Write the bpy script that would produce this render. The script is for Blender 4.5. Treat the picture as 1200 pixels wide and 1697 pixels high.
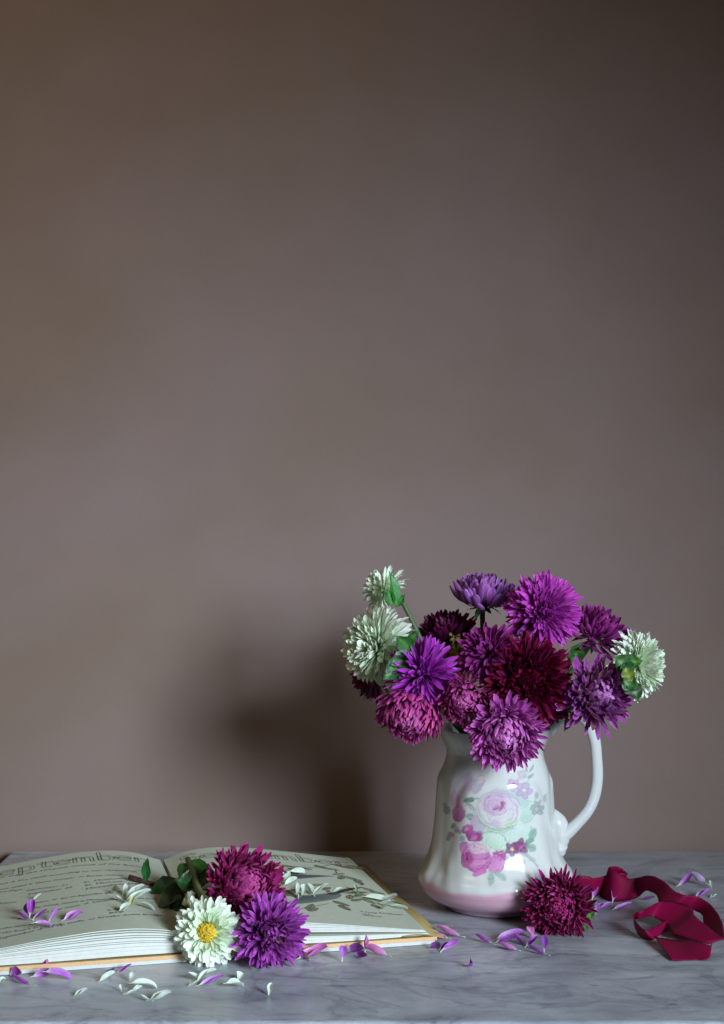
import bpy, math, random
import numpy as np
from mathutils import Vector, Matrix

# ------------------------------------------------------------------ camera, world, light
scene = bpy.context.scene
for o in list(bpy.data.objects):
    bpy.data.objects.remove(o)
COL = scene.collection
FPX, HORIZON, CAMZ = 2500.0, 848.5, 0.31          # focal length in photo pixels, horizon row, lens height (m)

cam_data = bpy.data.cameras.new('camera')
cam_data.sensor_fit = 'HORIZONTAL'
cam_data.sensor_width = 24.0
cam_data.lens = 50.0
cam_data.clip_start = 0.05
cam_data.clip_end = 50
cam_data.dof.use_dof = True
cam_data.dof.focus_distance = 1.10
cam_data.dof.aperture_fstop = 14.0
cam = bpy.data.objects.new('camera', cam_data)
COL.objects.link(cam)
cam.location = (0, 0, CAMZ)
cam.rotation_euler = (math.pi / 2, 0, 0)
scene.camera = cam

world = bpy.data.worlds.new('World')
scene.world = world
world.use_nodes = True
bg = world.node_tree.nodes['Background']
bg.inputs[0].default_value = (1.0, 0.74, 0.52, 1)
bg.inputs[1].default_value = 0.032

def area_light(name, loc, target, sx, sy, power, color, spread=180):
    ld = bpy.data.lights.new(name, 'AREA')
    ld.shape = 'RECTANGLE'
    ld.size, ld.size_y = sx, sy
    ld.energy = power
    ld.color = color
    ld.spread = math.radians(spread)
    lo = bpy.data.objects.new(name, ld)
    COL.objects.link(lo)
    lo.location = loc
    dirv = (Vector(target) - Vector(loc)).normalized()
    lo.rotation_euler = dirv.to_track_quat('-Z', 'Y').to_euler()
    return lo

area_light('window_light', (1.08, -0.50, 0.66), (-0.36, 1.39, -0.06), 0.64, 0.64, 6.3, (0.74, 0.86, 1.0), 44)
area_light('warm_wall_fill', (-0.85, 0.35, 1.35), (-0.38, 1.39, 0.70), 0.5, 0.5, 0.95, (1.0, 0.66, 0.26), 75)  # added warm fill from an unseen source, browns the upper left wall

scene.cycles.diffuse_bounces = 8
scene.cycles.transmission_bounces = 8
scene.cycles.max_bounces = 12
scene.view_settings.view_transform = 'Standard'
scene.view_settings.look = 'None'
scene.view_settings.gamma = 1
scene.view_settings.exposure = -0.14
scene.view_settings.use_curve_mapping = False

# ------------------------------------------------------------------ helpers
rnd = random.Random(7)

def lin(c):
    if isinstance(c, str):
        c = tuple(int(c[i:i + 2], 16) for i in (0, 2, 4))
    return tuple(((v / 255) / 12.92 if v / 255 <= 0.04045 else ((v / 255 + 0.055) / 1.055) ** 2.4) for v in c)

def P(px, py, d):
    """photo pixel at depth d (m) -> world point"""
    return Vector(((px - 600) * d / FPX, d, CAMZ - (py - HORIZON) * d / FPX))

def G(px, py, z=0.0):
    """photo pixel on the horizontal plane at height z"""
    d = (CAMZ - z) * FPX / (py - HORIZON)
    return Vector(((px - 600) * d / FPX, d, z))

def set_colors(me, cols):
    a = me.color_attributes.new('col', 'FLOAT_COLOR', 'POINT')
    arr = np.ones((len(me.vertices), 4), dtype=np.float32)
    arr[:, :3] = np.asarray(cols, dtype=np.float32)
    a.data.foreach_set('color', arr.ravel())

def mesh(name, verts, faces, mat=None, cols=None, smooth=True):
    me = bpy.data.meshes.new(name)
    me.from_pydata([tuple(v) for v in verts], [], faces)
    if smooth:
        me.polygons.foreach_set('use_smooth', [True] * len(me.polygons))
    if cols is not None:
        set_colors(me, cols)
    if mat:
        me.materials.append(mat)
    me.update()
    return me

def obj(name, me, parent=None, loc=None):
    o = bpy.data.objects.new(name, me)
    COL.objects.link(o)
    if parent is not None:
        o.parent = parent
    if loc is not None:
        o.location = loc
    return o

def tag(o, label, cat, group=None):
    o['label'] = label
    o['category'] = cat
    if group:
        o['group'] = group
    return o

def thing(name, label, cat, loc, group=None):
    e = bpy.data.objects.new(name, None)
    e.empty_display_size = 0.01
    COL.objects.link(e)
    e.location = loc
    return tag(e, label, cat, group)

def grid_faces(nr, nc, wrap=False):
    f = []
    for r in range(nr - 1):
        for c in range(nc if wrap else nc - 1):
            c2 = (c + 1) % nc
            f.append((r * nc + c, r * nc + c2, (r + 1) * nc + c2, (r + 1) * nc + c))
    return f

def catmull(pts, n):
    pts = [np.array(p, float) for p in pts]
    out = []
    for i in range(len(pts) - 1):
        p0 = pts[i - 1] if i else 2 * pts[0] - pts[1]
        p1, p2 = pts[i], pts[i + 1]
        p3 = pts[i + 2] if i + 2 < len(pts) else 2 * pts[-1] - pts[-2]
        for k in range(n):
            t = k / n
            out.append(0.5 * (2 * p1 + (p2 - p0) * t + (2 * p0 - 5 * p1 + 4 * p2 - p3) * t * t + (3 * p1 - p0 - 3 * p2 + p3) * t ** 3))
    out.append(pts[-1])
    return out

def tube(path, rads, seg=10, cap=True):
    path = [Vector(tuple(p)) for p in path]
    n = len(path)
    verts = []
    ref = None
    for i in range(n):
        t = (path[min(i + 1, n - 1)] - path[max(i - 1, 0)]).normalized()
        if ref is None:
            ref = t.orthogonal().normalized()
        ref = (ref - t * ref.dot(t)).normalized()
        b = t.cross(ref)
        r = rads[i] if hasattr(rads, '__len__') else rads
        for k in range(seg):
            a = 2 * math.pi * k / seg
            rr = r if not isinstance(r, tuple) else 1
            if isinstance(r, tuple):
                verts.append(path[i] + ref * (r[0] * math.cos(a)) + b * (r[1] * math.sin(a)))
            else:
                verts.append(path[i] + (ref * math.cos(a) + b * math.sin(a)) * rr)
    faces = grid_faces(n, seg, True)
    if cap:
        faces.append(tuple(reversed(range(seg))))
        faces.append(tuple((n - 1) * seg + k for k in range(seg)))
    return verts, faces

# ------------------------------------------------------------------ materials
def new_mat(name):
    m = bpy.data.materials.new(name)
    m.use_nodes = True
    nt = m.node_tree
    return m, nt, nt.nodes['Principled BSDF']

def N(nt, kind, **kw):
    n = nt.nodes.new(kind)
    for k, v in kw.items():
        setattr(n, k, v)
    return n

def ramp(nt, stops):
    n = nt.nodes.new('ShaderNodeValToRGB')
    cr = n.color_ramp
    while len(cr.elements) < len(stops):
        cr.elements.new(0.5)
    for e, (p, c) in zip(cr.elements, stops):
        e.position = p
        e.color = (*c, 1)
    return n

def noise(nt, coord, scale, detail=4, rough=0.5, vscale=None, dist=0.0):
    mp = N(nt, 'ShaderNodeMapping')
    if vscale:
        mp.inputs['Scale'].default_value = vscale
    nt.links.new(coord, mp.inputs['Vector'])
    n = N(nt, 'ShaderNodeTexNoise')
    n.inputs['Scale'].default_value = scale
    n.inputs['Detail'].default_value = detail
    n.inputs['Roughness'].default_value = rough
    n.inputs['Distortion'].default_value = dist
    nt.links.new(mp.outputs[0], n.inputs['Vector'])
    return n

def mixc(nt, fac, a, b, mode='MIX'):
    n = N(nt, 'ShaderNodeMix', data_type='RGBA', blend_type=mode)
    for sock, v in ((n.inputs[0], fac), (n.inputs[6], a), (n.inputs[7], b)):
        if hasattr(v, 'is_linked'):
            nt.links.new(v, sock)
        elif isinstance(v, (int, float)):
            sock.default_value = v
        else:
            sock.default_value = (*v, 1)
    return n.outputs[2]

# painted plaster wall: mottled brown / taupe distemper with fine grain
m_wall, nt, bs = new_mat('painted_wall')
tc = N(nt, 'ShaderNodeTexCoord').outputs['Object']
n1 = noise(nt, tc, 3.4, 3, 0.5, None, 0.5)
n2 = noise(nt, tc, 11, 5, 0.55)
n3 = noise(nt, tc, 900, 2, 0.6)
r1 = ramp(nt, [(0.30, (0.190, 0.138, 0.106)), (0.50, (0.208, 0.154, 0.134)), (0.70, (0.220, 0.166, 0.156))])
nt.links.new(n1.outputs['Fac'], r1.inputs[0])
c = mixc(nt, 0.10, r1.outputs[0], n2.outputs['Fac'], 'OVERLAY')
c = mixc(nt, 0.10, c, n3.outputs['Fac'], 'OVERLAY')
nt.links.new(c, bs.inputs['Base Color'])
bs.inputs['Roughness'].default_value = 0.78
bs.inputs['Specular IOR Level'].default_value = 0.25
bmp = N(nt, 'ShaderNodeBump')
bmp.inputs['Strength'].default_value = 0.10
bmp.inputs['Distance'].default_value = 0.0008
nt.links.new(n3.outputs['Fac'], bmp.inputs['Height'])
nt.links.new(bmp.outputs[0], bs.inputs['Normal'])

# grey honed marble
m_marble, nt, bs = new_mat('grey_marble')
tc = N(nt, 'ShaderNodeTexCoord').outputs['Object']
a1 = noise(nt, tc, 11, 8, 0.62, (0.75, 1.2, 1.0), 0.9)
a2 = noise(nt, tc, 34, 9, 0.70, (0.50, 1.3, 1.0), 1.3)
a3 = noise(nt, tc, 60, 5, 0.7, (0.5, 1.4, 1.0), 1.5)
r1 = ramp(nt, [(0.30, (0.205, 0.225, 0.255)), (0.48, (0.35, 0.375, 0.405)), (0.68, (0.50, 0.525, 0.545))])
nt.links.new(a1.outputs['Fac'], r1.inputs[0])
r2 = ramp(nt, [(0.33, (0.30, 0.32, 0.36)), (0.46, (0.88, 0.89, 0.90)), (0.6, (1, 1, 1))])
nt.links.new(a2.outputs['Fac'], r2.inputs[0])
c = mixc(nt, 0.75, r1.outputs[0], r2.outputs[0], 'MULTIPLY')
r3 = ramp(nt, [(0.27, (0.10, 0.10, 0.11)), (0.33, (1, 1, 1)), (0.9, (1, 1, 1))])
nt.links.new(a3.outputs['Fac'], r3.inputs[0])
c = mixc(nt, 0.7, c, r3.outputs[0], 'MULTIPLY')
a4 = noise(nt, tc, 6.5, 7, 0.6, (0.7, 1.25, 1.0), 2.2)
r4 = ramp(nt, [(0.475, (1, 1, 1)), (0.5, (0.50, 0.52, 0.56)), (0.525, (1, 1, 1))])
nt.links.new(a4.outputs['Fac'], r4.inputs[0])
c = mixc(nt, 0.55, c, r4.outputs[0], 'MULTIPLY')
a5 = noise(nt, tc, 420, 4, 0.7)
c = mixc(nt, 0.22, c, a5.outputs['Fac'], 'OVERLAY')
nt.links.new(c, bs.inputs['Base Color'])
rr = N(nt, 'ShaderNodeMapRange')
rr.inputs['To Min'].default_value = 0.24
rr.inputs['To Max'].default_value = 0.40
nt.links.new(a2.outputs['Fac'], rr.inputs[0])
nt.links.new(rr.outputs[0], bs.inputs['Roughness'])
bmp = N(nt, 'ShaderNodeBump')
bmp.inputs['Strength'].default_value = 0.05
bmp.inputs['Distance'].default_value = 0.0006
nt.links.new(a3.outputs['Fac'], bmp.inputs['Height'])
nt.links.new(bmp.outputs[0], bs.inputs['Normal'])

def attr_mat(name, rough, spec=0.5, transl=0.0, vary=0.0, sheen=0.0, coat=0.0, grain=0.0, gscale=(400, 400, 400), sss=0.0):
    m, nt, bs = new_mat(name)
    at = N(nt, 'ShaderNodeAttribute', attribute_name='col')
    col = at.outputs['Color']
    if vary:
        oi = N(nt, 'ShaderNodeObjectInfo')
        hs = N(nt, 'ShaderNodeHueSaturation')
        mr = N(nt, 'ShaderNodeMapRange')
        mr.inputs['To Min'].default_value = 1 - vary
        mr.inputs['To Max'].default_value = 1 + vary
        nt.links.new(oi.outputs['Random'], mr.inputs[0])
        nt.links.new(mr.outputs[0], hs.inputs['Value'])
        mu = N(nt, 'ShaderNodeMath', operation='MULTIPLY')
        mu.inputs[1].default_value = 7.31
        fr = N(nt, 'ShaderNodeMath', operation='FRACT')
        nt.links.new(oi.outputs['Random'], mu.inputs[0])
        nt.links.new(mu.outputs[0], fr.inputs[0])
        mr2 = N(nt, 'ShaderNodeMapRange')
        mr2.inputs['To Min'].default_value = 0.485
        mr2.inputs['To Max'].default_value = 0.515
        nt.links.new(fr.outputs[0], mr2.inputs[0])
        nt.links.new(mr2.outputs[0], hs.inputs['Hue'])
        nt.links.new(col, hs.inputs['Color'])
        col = hs.outputs[0]
    if grain:
        tc = N(nt, 'ShaderNodeTexCoord').outputs['Object']
        g = noise(nt, tc, 1.0, 3, 0.6, gscale)
        col = mixc(nt, grain, col, g.outputs['Fac'], 'OVERLAY')
        bmp = N(nt, 'ShaderNodeBump')
        bmp.inputs['Strength'].default_value = 0.25
        bmp.inputs['Distance'].default_value = 0.0004
        nt.links.new(g.outputs['Fac'], bmp.inputs['Height'])
        nt.links.new(bmp.outputs[0], bs.inputs['Normal'])
    nt.links.new(col, bs.inputs['Base Color'])
    bs.inputs['Roughness'].default_value = rough
    bs.inputs['Specular IOR Level'].default_value = spec
    bs.inputs['Sheen Weight'].default_value = sheen
    bs.inputs['Coat Weight'].default_value = coat
    if sss:
        bs.inputs['Subsurface Weight'].default_value = sss
        bs.inputs['Subsurface Radius'].default_value = (1, 0.8, 0.7)
        bs.inputs['Subsurface Scale'].default_value = 0.002
    if transl:
        tr = N(nt, 'ShaderNodeBsdfTranslucent')
        nt.links.new(col, tr.inputs['Color'])
        mx = N(nt, 'ShaderNodeMixShader')
        mx.inputs[0].default_value = transl
        nt.links.new(bs.outputs[0], mx.inputs[1])
        nt.links.new(tr.outputs[0], mx.inputs[2])
        nt.links.new(mx.outputs[0], nt.nodes['Material Output'].inputs[0])
    return m

m_petal = attr_mat('petal', 0.50, 0.40, 0.32, 0.26, grain=0.5, gscale=(1700, 90, 600))
m_white = attr_mat('white_petal', 0.45, 0.35, 0.22, 0.06, grain=0.3, gscale=(1700, 90, 600))
m_loose = attr_mat('loose_petal', 0.45, 0.4, 0.25, 0.10, grain=0.5, gscale=(1700, 90, 600))
m_leaf = attr_mat('leaf', 0.42, 0.45, 0.18, 0.18, grain=0.5, gscale=(500, 500, 500))
m_stem = attr_mat('stem', 0.55, 0.4, 0, 0.1, grain=0.4, gscale=(600, 600, 200))
m_china = attr_mat('glazed_china', 0.13, 0.5, sss=0.10)
m_paper = attr_mat('paper', 0.75, 0.25, 0.05, grain=0.16, gscale=(260, 260, 260))
m_ink = attr_mat('ink_print', 0.8, 0.2)
m_cover = attr_mat('book_cover', 0.6, 0.35, grain=0.35, gscale=(900, 900, 900))
m_velvet = attr_mat('velvet_ribbon', 0.58, 0.16, 0.03, grain=0.6, gscale=(900, 900, 900))

# ------------------------------------------------------------------ wall and tabletop
WY = 1.392
def quad_sheet(name, x0, x1, z0, z1, y, nx, nz, mat):
    v, f = [], []
    for j in range(nz + 1):
        for i in range(nx + 1):
            v.append((x0 + (x1 - x0) * i / nx, y, z0 + (z1 - z0) * j / nz))
    return mesh(name, v, grid_faces(nz + 1, nx + 1), mat, smooth=False)
wall = obj('wall', quad_sheet('wall', -1.1, 1.1, -0.5, 1.5, WY, 4, 4, m_wall))
wall['kind'] = 'structure'

def slab(x0, x1, y0, y1, z0, z1, r, seg=5):
    """slab with its upper edges rounded"""
    rings = []
    rings.append((0.0, z0))
    rings.append((0.0, z1 - r))
    for k in range(1, seg + 1):
        a = math.pi / 2 * k / seg
        rings.append((r * (1 - math.cos(a)), z1 - r + r * math.sin(a)))
    v = []
    for ins, z in rings:
        v += [(x0 + ins, y0 + ins, z), (x1 - ins, y0 + ins, z), (x1 - ins, y1 - ins, z), (x0 + ins, y1 - ins, z)]
    f = grid_faces(len(rings), 4, True)
    n = len(rings) - 1
    f.append((4 * n, 4 * n + 1, 4 * n + 2, 4 * n + 3))
    f.append((3, 2, 1, 0))
    return v, f
v, f = slab(-0.322, 0.62, 0.915, 1.382, -0.03, 0.0, 0.005)
tabletop = obj('tabletop', mesh('tabletop', v, f, m_marble, smooth=False))
tabletop['kind'] = 'structure'

# ------------------------------------------------------------------ china jug
JX, JY = 0.1046, 1.188
prof = [(0.0, 0.0365), (0.0010, 0.0395), (0.0035, 0.0420), (0.0085, 0.0525), (0.013, 0.0580), (0.018, 0.0608), (0.0225, 0.0614), (0.028, 0.0590),
        (0.034, 0.0545), (0.041, 0.0512), (0.050, 0.0488), (0.062, 0.0470), (0.075, 0.0458), (0.088, 0.0450), (0.100, 0.0440), (0.109, 0.0420),
        (0.1165, 0.0396), (0.122, 0.0390), (0.127, 0.0405), (0.132, 0.0430), (0.137, 0.0446), (0.1405, 0.0450)]
pz = np.array([p[0] for p in prof]); pr = np.array([p[1] for p in prof])
NTH, NZ = 480, 300
sm = np.array(catmull(prof, 24))
arc = np.r_[0, np.cumsum(np.hypot(np.diff(sm[:, 0]), np.diff(sm[:, 1])))]
ss = np.linspace(0, arc[-1], NZ)
zz = np.interp(ss, arc, sm[:, 0]); rr_ = np.interp(ss, arc, sm[:, 1])
th = np.linspace(0, 2 * np.pi, NTH, endpoint=False)           # 0 = towards the camera, positive to the right
TH, Z = np.meshgrid(th, zz)
R = np.repeat(rr_[:, None], NTH, 1)
def sstep(a, b, x):
    t = np.clip((x - a) / (b - a), 0, 1)
    return t * t * (3 - 2 * t)
# raised panels (three round the body), scrolls in relief on the shoulder of the foot
tw = (TH - math.radians(3) + np.pi / 3) % (2 * np.pi / 3) - np.pi / 3
half = math.radians(49) + 0.05 * np.sin(Z * 50)
side = sstep(half + 0.10, half - 0.22, np.abs(tw))
topz = 0.108 - 0.012 * (np.abs(tw) / half) ** 3
panel = side * sstep(topz + 0.004, topz - 0.006, Z) * sstep(0.016, 0.030, Z)
R = R + 0.0021 * panel - 0.0008
ridge = np.exp(-((np.abs(tw) - half) / 0.10) ** 2) * sstep(0.020, 0.034, Z) * sstep(0.112, 0.100, Z)
R = R + 0.0002 * ridge
scr = np.exp(-((Z - 0.031) / 0.008) ** 2)
R = R + 0.0006 * scr * (np.sin(9 * TH + 60 * (Z - 0.03)) ** 3) + 0.0004 * np.exp(-((Z - 0.040) / 0.007) ** 2) * np.sin(15 * TH + 2)
R = R + 0.0004 * np.exp(-((Z - 0.098) / 0.009) ** 2) * np.sin(12 * TH + 0.6) * (1 - 0.7 * side)
R = R + 0.0008 * sstep(0.128, 0.140, Z) * np.cos(6 * TH)
X = JX + R * np.sin(TH); Y = JY - R * np.cos(TH)
# --- print on the glaze, painted in the photo pixels of the jug's front
PXa = 600 + X * FPX / Y; PYa = HORIZON + (CAMZ - Z) * FPX / Y
front = np.cos(TH) > -0.05
white = np.array(lin((206, 209, 204))) * 0.88
colr = np.ones(R.shape + (3,)) * white
rng = np.random.default_rng(3)
def wob(x, y, s, seed):
    return (np.sin(x / s + seed) + np.sin(y / s * 1.3 + seed * 2.1) + np.sin((x + y) / s * 0.7 + seed * 3.7)) / 3
wx, wy = (PXa - 720) * 6, (PYa - 1250) * 6
QX = wx + 9 * wob(wx, wy, 23, 1.0) + 5 * wob(wx, wy, 9, 2.0)
QY = wy + 9 * wob(wx, wy, 21, 4.0) + 5 * wob(wx, wy, 8, 5.0)
REFW = np.array(lin((196, 204, 204)))
def pc(c):
    k = np.array(lin(c)) / REFW
    return np.minimum((k * 0.96 + 0.04 * k.mean() + 0.01) * 0.57, 0.75)
def lay(alpha, c):
    global colr
    a = (alpha * front)[..., None]
    colr = colr * (1 - a) + pc(c) * a
def edist(cx, cy, rx, ry, rot):
    a = math.radians(rot)
    dx, dy = QX - cx, QY - cy
    u = (dx * math.cos(a) + dy * math.sin(a)) / rx
    w = (-dx * math.sin(a) + dy * math.cos(a)) / ry
    return np.sqrt(u * u + w * w), u, w
def ell(cx, cy, rx, ry, rot, c, al=1.0, soft=0.12, c2=None):
    e, u, w = edist(cx, cy, rx, ry, rot)
    al_ = al * sstep(1 + soft, 1 - soft, e)
    lay(al_, c)
    if c2:
        lay(al_ * np.clip(0.5 + 0.6 * w, 0, 1), c2)
def arc_(cx, cy, rx, ry, rot, c, a0, a1, wd=0.05, al=0.7):
    e, u, w = edist(cx, cy, rx, ry, rot)
    ang = np.degrees(np.arctan2(w, u)) % 360
    ok = ((ang - a0) % 360) < (a1 - a0)
    lay(al * ok * np.exp(-((e - 1) / wd) ** 2), c)
def line_(x0, y0, x1, y1, c, wd=5, al=0.8):
    dx, dy = x1 - x0, y1 - y0
    t = np.clip(((QX - x0) * dx + (QY - y0) * dy) / (dx * dx + dy * dy), 0, 1)
    dd = np.hypot(QX - x0 - t * dx, QY - y0 - t * dy)
    lay(al * np.exp(-(dd / wd) ** 2), c)
def leaf_(cx, cy, l, w, rot, c, al=0.85):
    ell(cx, cy, l, w, rot, c, al, 0.15)
    a = math.radians(rot)
    line_(cx - l * math.cos(a), cy - l * math.sin(a), cx + l * .9 * math.cos(a), cy + l * .9 * math.sin(a), (95, 125, 115), 3, 0.6)
def bloss(cx, cy, r, c, cc, n=5, ph=0):
    for k in range(n):
        a = 2 * math.pi * k / n + ph
        ell(cx + r * .6 * math.cos(a), cy + r * .6 * math.sin(a), r * .5, r * .42, math.degrees(a), c, 0.8, 0.18)
        arc_(cx + r * .6 * math.cos(a), cy + r * .6 * math.sin(a), r * .48, r * .40, math.degrees(a), tuple(int(v * .75) for v in c), 200, 520, 0.1, 0.5)
    ell(cx, cy, r * .26, r * .26, 0, cc, 0.9)
# grey-lilac bud with its pink petals
ell(300, 310, 130, 95, -55, (158, 150, 165), 0.55, 0.3)
ell(430, 300, 95, 55, -60, (165, 172, 182), 0.6, 0.25, (150, 140, 165))
ell(330, 300, 40, 105, 8, (165, 135, 170), 0.55, 0.25)
ell(235, 430, 62, 120, 12, (180, 140, 172), 0.7, 0.2)
ell(270, 390, 60, 80, 0, (170, 180, 178), 0.6, 0.25)
ell(245, 590, 62, 85, 10, (176, 112, 160), 0.85, 0.12, (160, 90, 145))
ell(235, 470, 22, 60, 10, (165, 80, 135), 0.6, 0.3)
line_(300, 470, 410, 550, (70, 100, 90), 6); line_(320, 500, 410, 590, (110, 150, 130), 5)
leaf_(345, 455, 48, 24, -8, (75, 130, 105)); leaf_(410, 435, 55, 8, 8, (130, 150, 150))
ell(125, 560, 42, 45, 0, (110, 125, 130), 0.7, 0.25); ell(100, 510, 25, 25, 0, (110, 115, 120), .5)
leaf_(350, 615, 38, 26, -20, (130, 175, 150)); leaf_(368, 645, 22, 12, 0, (120, 160, 140))
# small sprig left
for (x, y, c) in ((185, 715, (90, 130, 110)), (225, 755, (165, 110, 150)), (155, 790, (105, 130, 115)), (175, 800, (165, 105, 135)), (140, 830, (100, 130, 115)), (250, 770, (110, 150, 130))):
    ell(x, y, 22, 26, 20, c, 0.75, 0.3)
# big pale rose: outer petals first
ell(920, 570, 80, 115, 15, (178, 208, 190), 0.95, 0.10, (160, 195, 180))
ell(830, 790, 150, 85, -12, (186, 208, 202), 0.95, 0.08, (168, 200, 180))
ell(870, 430, 60, 110, -20, (165, 190, 182), 0.85, 0.15)
ell(430, 690, 70, 95, -25, (182, 160, 186), 0.9, 0.10, (172, 185, 190))
ell(700, 400, 150, 60, 8, (172, 188, 188), 0.85, 0.15)
ell(600, 860, 145, 80, 22, (190, 215, 203), 1.0, 0.06, (170, 205, 178))
arc_(600, 860, 140, 76, 22, (120, 160, 135), 180, 350, 0.06, 0.6)
ell(640, 560, 222, 195, 12, (194, 190, 202), 1.0, 0.05, (196, 208, 198))
arc_(640, 560, 220, 193, 12, (130, 165, 140), 20, 150, 0.035, 0.8)
arc_(640, 560, 222, 195, 12, (150, 140, 165), 150, 330, 0.03, 0.5)
ell(740, 700, 95, 35, -25, (178, 212, 170), 0.75, 0.35)
ell(610, 690, 55, 40, 30, (185, 160, 200), 0.6, 0.4)
arc_(630, 640, 190, 110, 5, (135, 170, 140), 20, 165, 0.06, 0.7)
arc_(640, 690, 150, 90, 0, (125, 175, 130), 30, 150, 0.06, 0.7)
arc_(680, 770, 110, 40, -8, (120, 165, 130), 190, 350, 0.15, 0.5)
arc_(690, 620, 150, 60, -18, (165, 160, 178), 200, 340, 0.06, 0.7)
arc_(700, 590, 140, 80, -25, (160, 160, 172), 330, 460, 0.05, 0.6)
arc_(760, 470, 70, 130, -8, (155, 165, 165), 270, 440, 0.06, 0.6)
ell(600, 490, 125, 105, -10, (190, 165, 196), 0.75, 0.2)
for k, (rx, ry, off) in enumerate(((120, 105, 0), (98, 84, 70), (78, 66, 150), (58, 50, 30), (40, 36, 200))):
    arc_(620 + 5 * k, 500 + 3 * k, rx, ry, -10, (158, 110, 160), 40 + off, 250 + off, 0.07, 0.65)
    arc_(620 + 5 * k, 500 + 3 * k, rx * .93, ry * .93, -10, (206, 196, 212), 60 + off, 240 + off, 0.05, 0.5)
ell(665, 505, 30, 45, 25, (140, 60, 110), 0.85, 0.3)
ell(630, 525, 40, 26, -10, (170, 130, 165), 0.6, 0.3)
ell(645, 500, 12, 18, 0, (205, 190, 200), .7); ell(610, 545, 26, 12, -15, (140, 70, 125), .7, .4)
# magenta flowers above the pink rose
ell(330, 750, 58, 52, 0, (170, 95, 150), 0.9, 0.15, (150, 65, 130)); ell(320, 745, 20, 18, 0, (205, 160, 190), .6, .4)
ell(395, 815, 85, 58, 20, (168, 90, 152), 0.95, 0.10, (140, 55, 120))
ell(440, 800, 30, 48, 30, (135, 40, 105), 0.6, 0.3); ell(390, 830, 40, 22, -30, (188, 130, 178), .7, .4)
arc_(395, 815, 80, 54, 20, (115, 35, 95), 0, 180, 0.07, .6)
leaf_(278, 838, 34, 26, 10, (135, 170, 155))
# pink rose
ell(300, 925, 52, 62, 10, (165, 100, 158), 0.95, 0.1, (190, 140, 182))
ell(605, 1090, 95, 85, -20, (186, 118, 178), 0.95, 0.08, (195, 145, 190))
ell(650, 1000, 65, 52, 20, (160, 75, 140), 0.95, 0.1, (175, 105, 165))
for k in range(4):
    line_(600 + 12 * k, 975, 640 + 16 * k, 1035, (130, 40, 105), 4, .6)
ell(415, 1030, 148, 140, 15, (186, 118, 172), 1.0, 0.05, (178, 98, 162))
ell(435, 930, 105, 62, 12, (205, 190, 200), 0.9, 0.18)
ell(440, 1060, 100, 60, -20, (196, 140, 186), .7, .4)
arc_(415, 1030, 148, 140, 15, (130, 55, 120), 0, 360, 0.03, .6)
arc_(420, 980, 125, 60, 10, (150, 75, 140), 0, 170, 0.06, .7)
arc_(420, 1050, 120, 90, -15, (145, 70, 140), 10, 160, 0.05, .7)
arc_(440, 1100, 110, 50, -20, (150, 75, 140), 10, 160, 0.07, .6)
ell(325, 1045, 62, 72, 5, (170, 90, 150), 0.8, 0.2)
for k in range(4):
    arc_(325, 1045, 58 - 13 * k, 66 - 14 * k, 5, (120, 30, 95), 60 + 80 * k, 300 + 80 * k, 0.10, .7)
ell(330, 1035, 16, 24, 10, (115, 25, 85), .8, .4)
ell(445, 1180, 68, 34, -18, (180, 100, 165), 0.95, 0.12, (190, 125, 170))
ell(392, 915, 10, 14, 30, (110, 125, 120), .8)
for (cx_, cy_, rx_, ry_, ro_, c_, a0_, a1_) in ((640, 560, 205, 175, 12, (150, 140, 165), 190, 300), (650, 580, 185, 150, 0, (140, 165, 150), 20, 140), (660, 560, 165, 140, 20, (160, 140, 172), 300, 420), (610, 570, 165, 130, 0, (160, 145, 175), 90, 200),
        (600, 860, 145, 80, 22, (110, 150, 125), 0, 360), (590, 850, 100, 50, 22, (140, 180, 150), 200, 340), (830, 790, 150, 85, -12, (125, 160, 145), 330, 520), (920, 570, 80, 115, 15, (120, 160, 140), 250, 450), (430, 690, 70, 95, -25, (150, 125, 160), 90, 270),
        (245, 590, 62, 85, 10, (130, 60, 115), 0, 200), (430, 300, 95, 55, -60, (125, 130, 150), 0, 360), (300, 310, 130, 95, -55, (140, 130, 150), 120, 260), (605, 1090, 95, 85, -20, (140, 70, 135), 300, 480), (650, 1000, 65, 52, 20, (125, 45, 105), 280, 460)):
    arc_(cx_, cy_, rx_, ry_, ro_, c_, a0_, a1_, 0.03, .75)
for k in range(420):      # fine brush strokes over the two roses
    cx_, cy_, rr_k, cset = ((640, 560, 200, ((168, 150, 180), (206, 204, 212), (160, 190, 170), (190, 176, 200))), (420, 1030, 140, ((150, 70, 140), (206, 160, 196), (170, 95, 158))), (605, 870, 130, ((150, 190, 165), (204, 222, 212))), (610, 1085, 85, ((160, 90, 150), (206, 160, 200))), (850, 780, 110, ((160, 190, 176), (204, 216, 212))), (925, 570, 75, ((150, 186, 166), (200, 216, 206))))[k % 6]
    an, ra = rng.uniform(0, 6.28), rr_k * math.sqrt(rng.uniform(.08, .92))
    arc_(cx_ + .35 * ra * math.cos(an), cy_ + .35 * ra * math.sin(an), ra * .75, ra * .62, rng.uniform(-30, 30), cset[rng.integers(len(cset))], math.degrees(an) - 40, math.degrees(an) + rng.uniform(0, 50), 0.03, .6)
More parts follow.
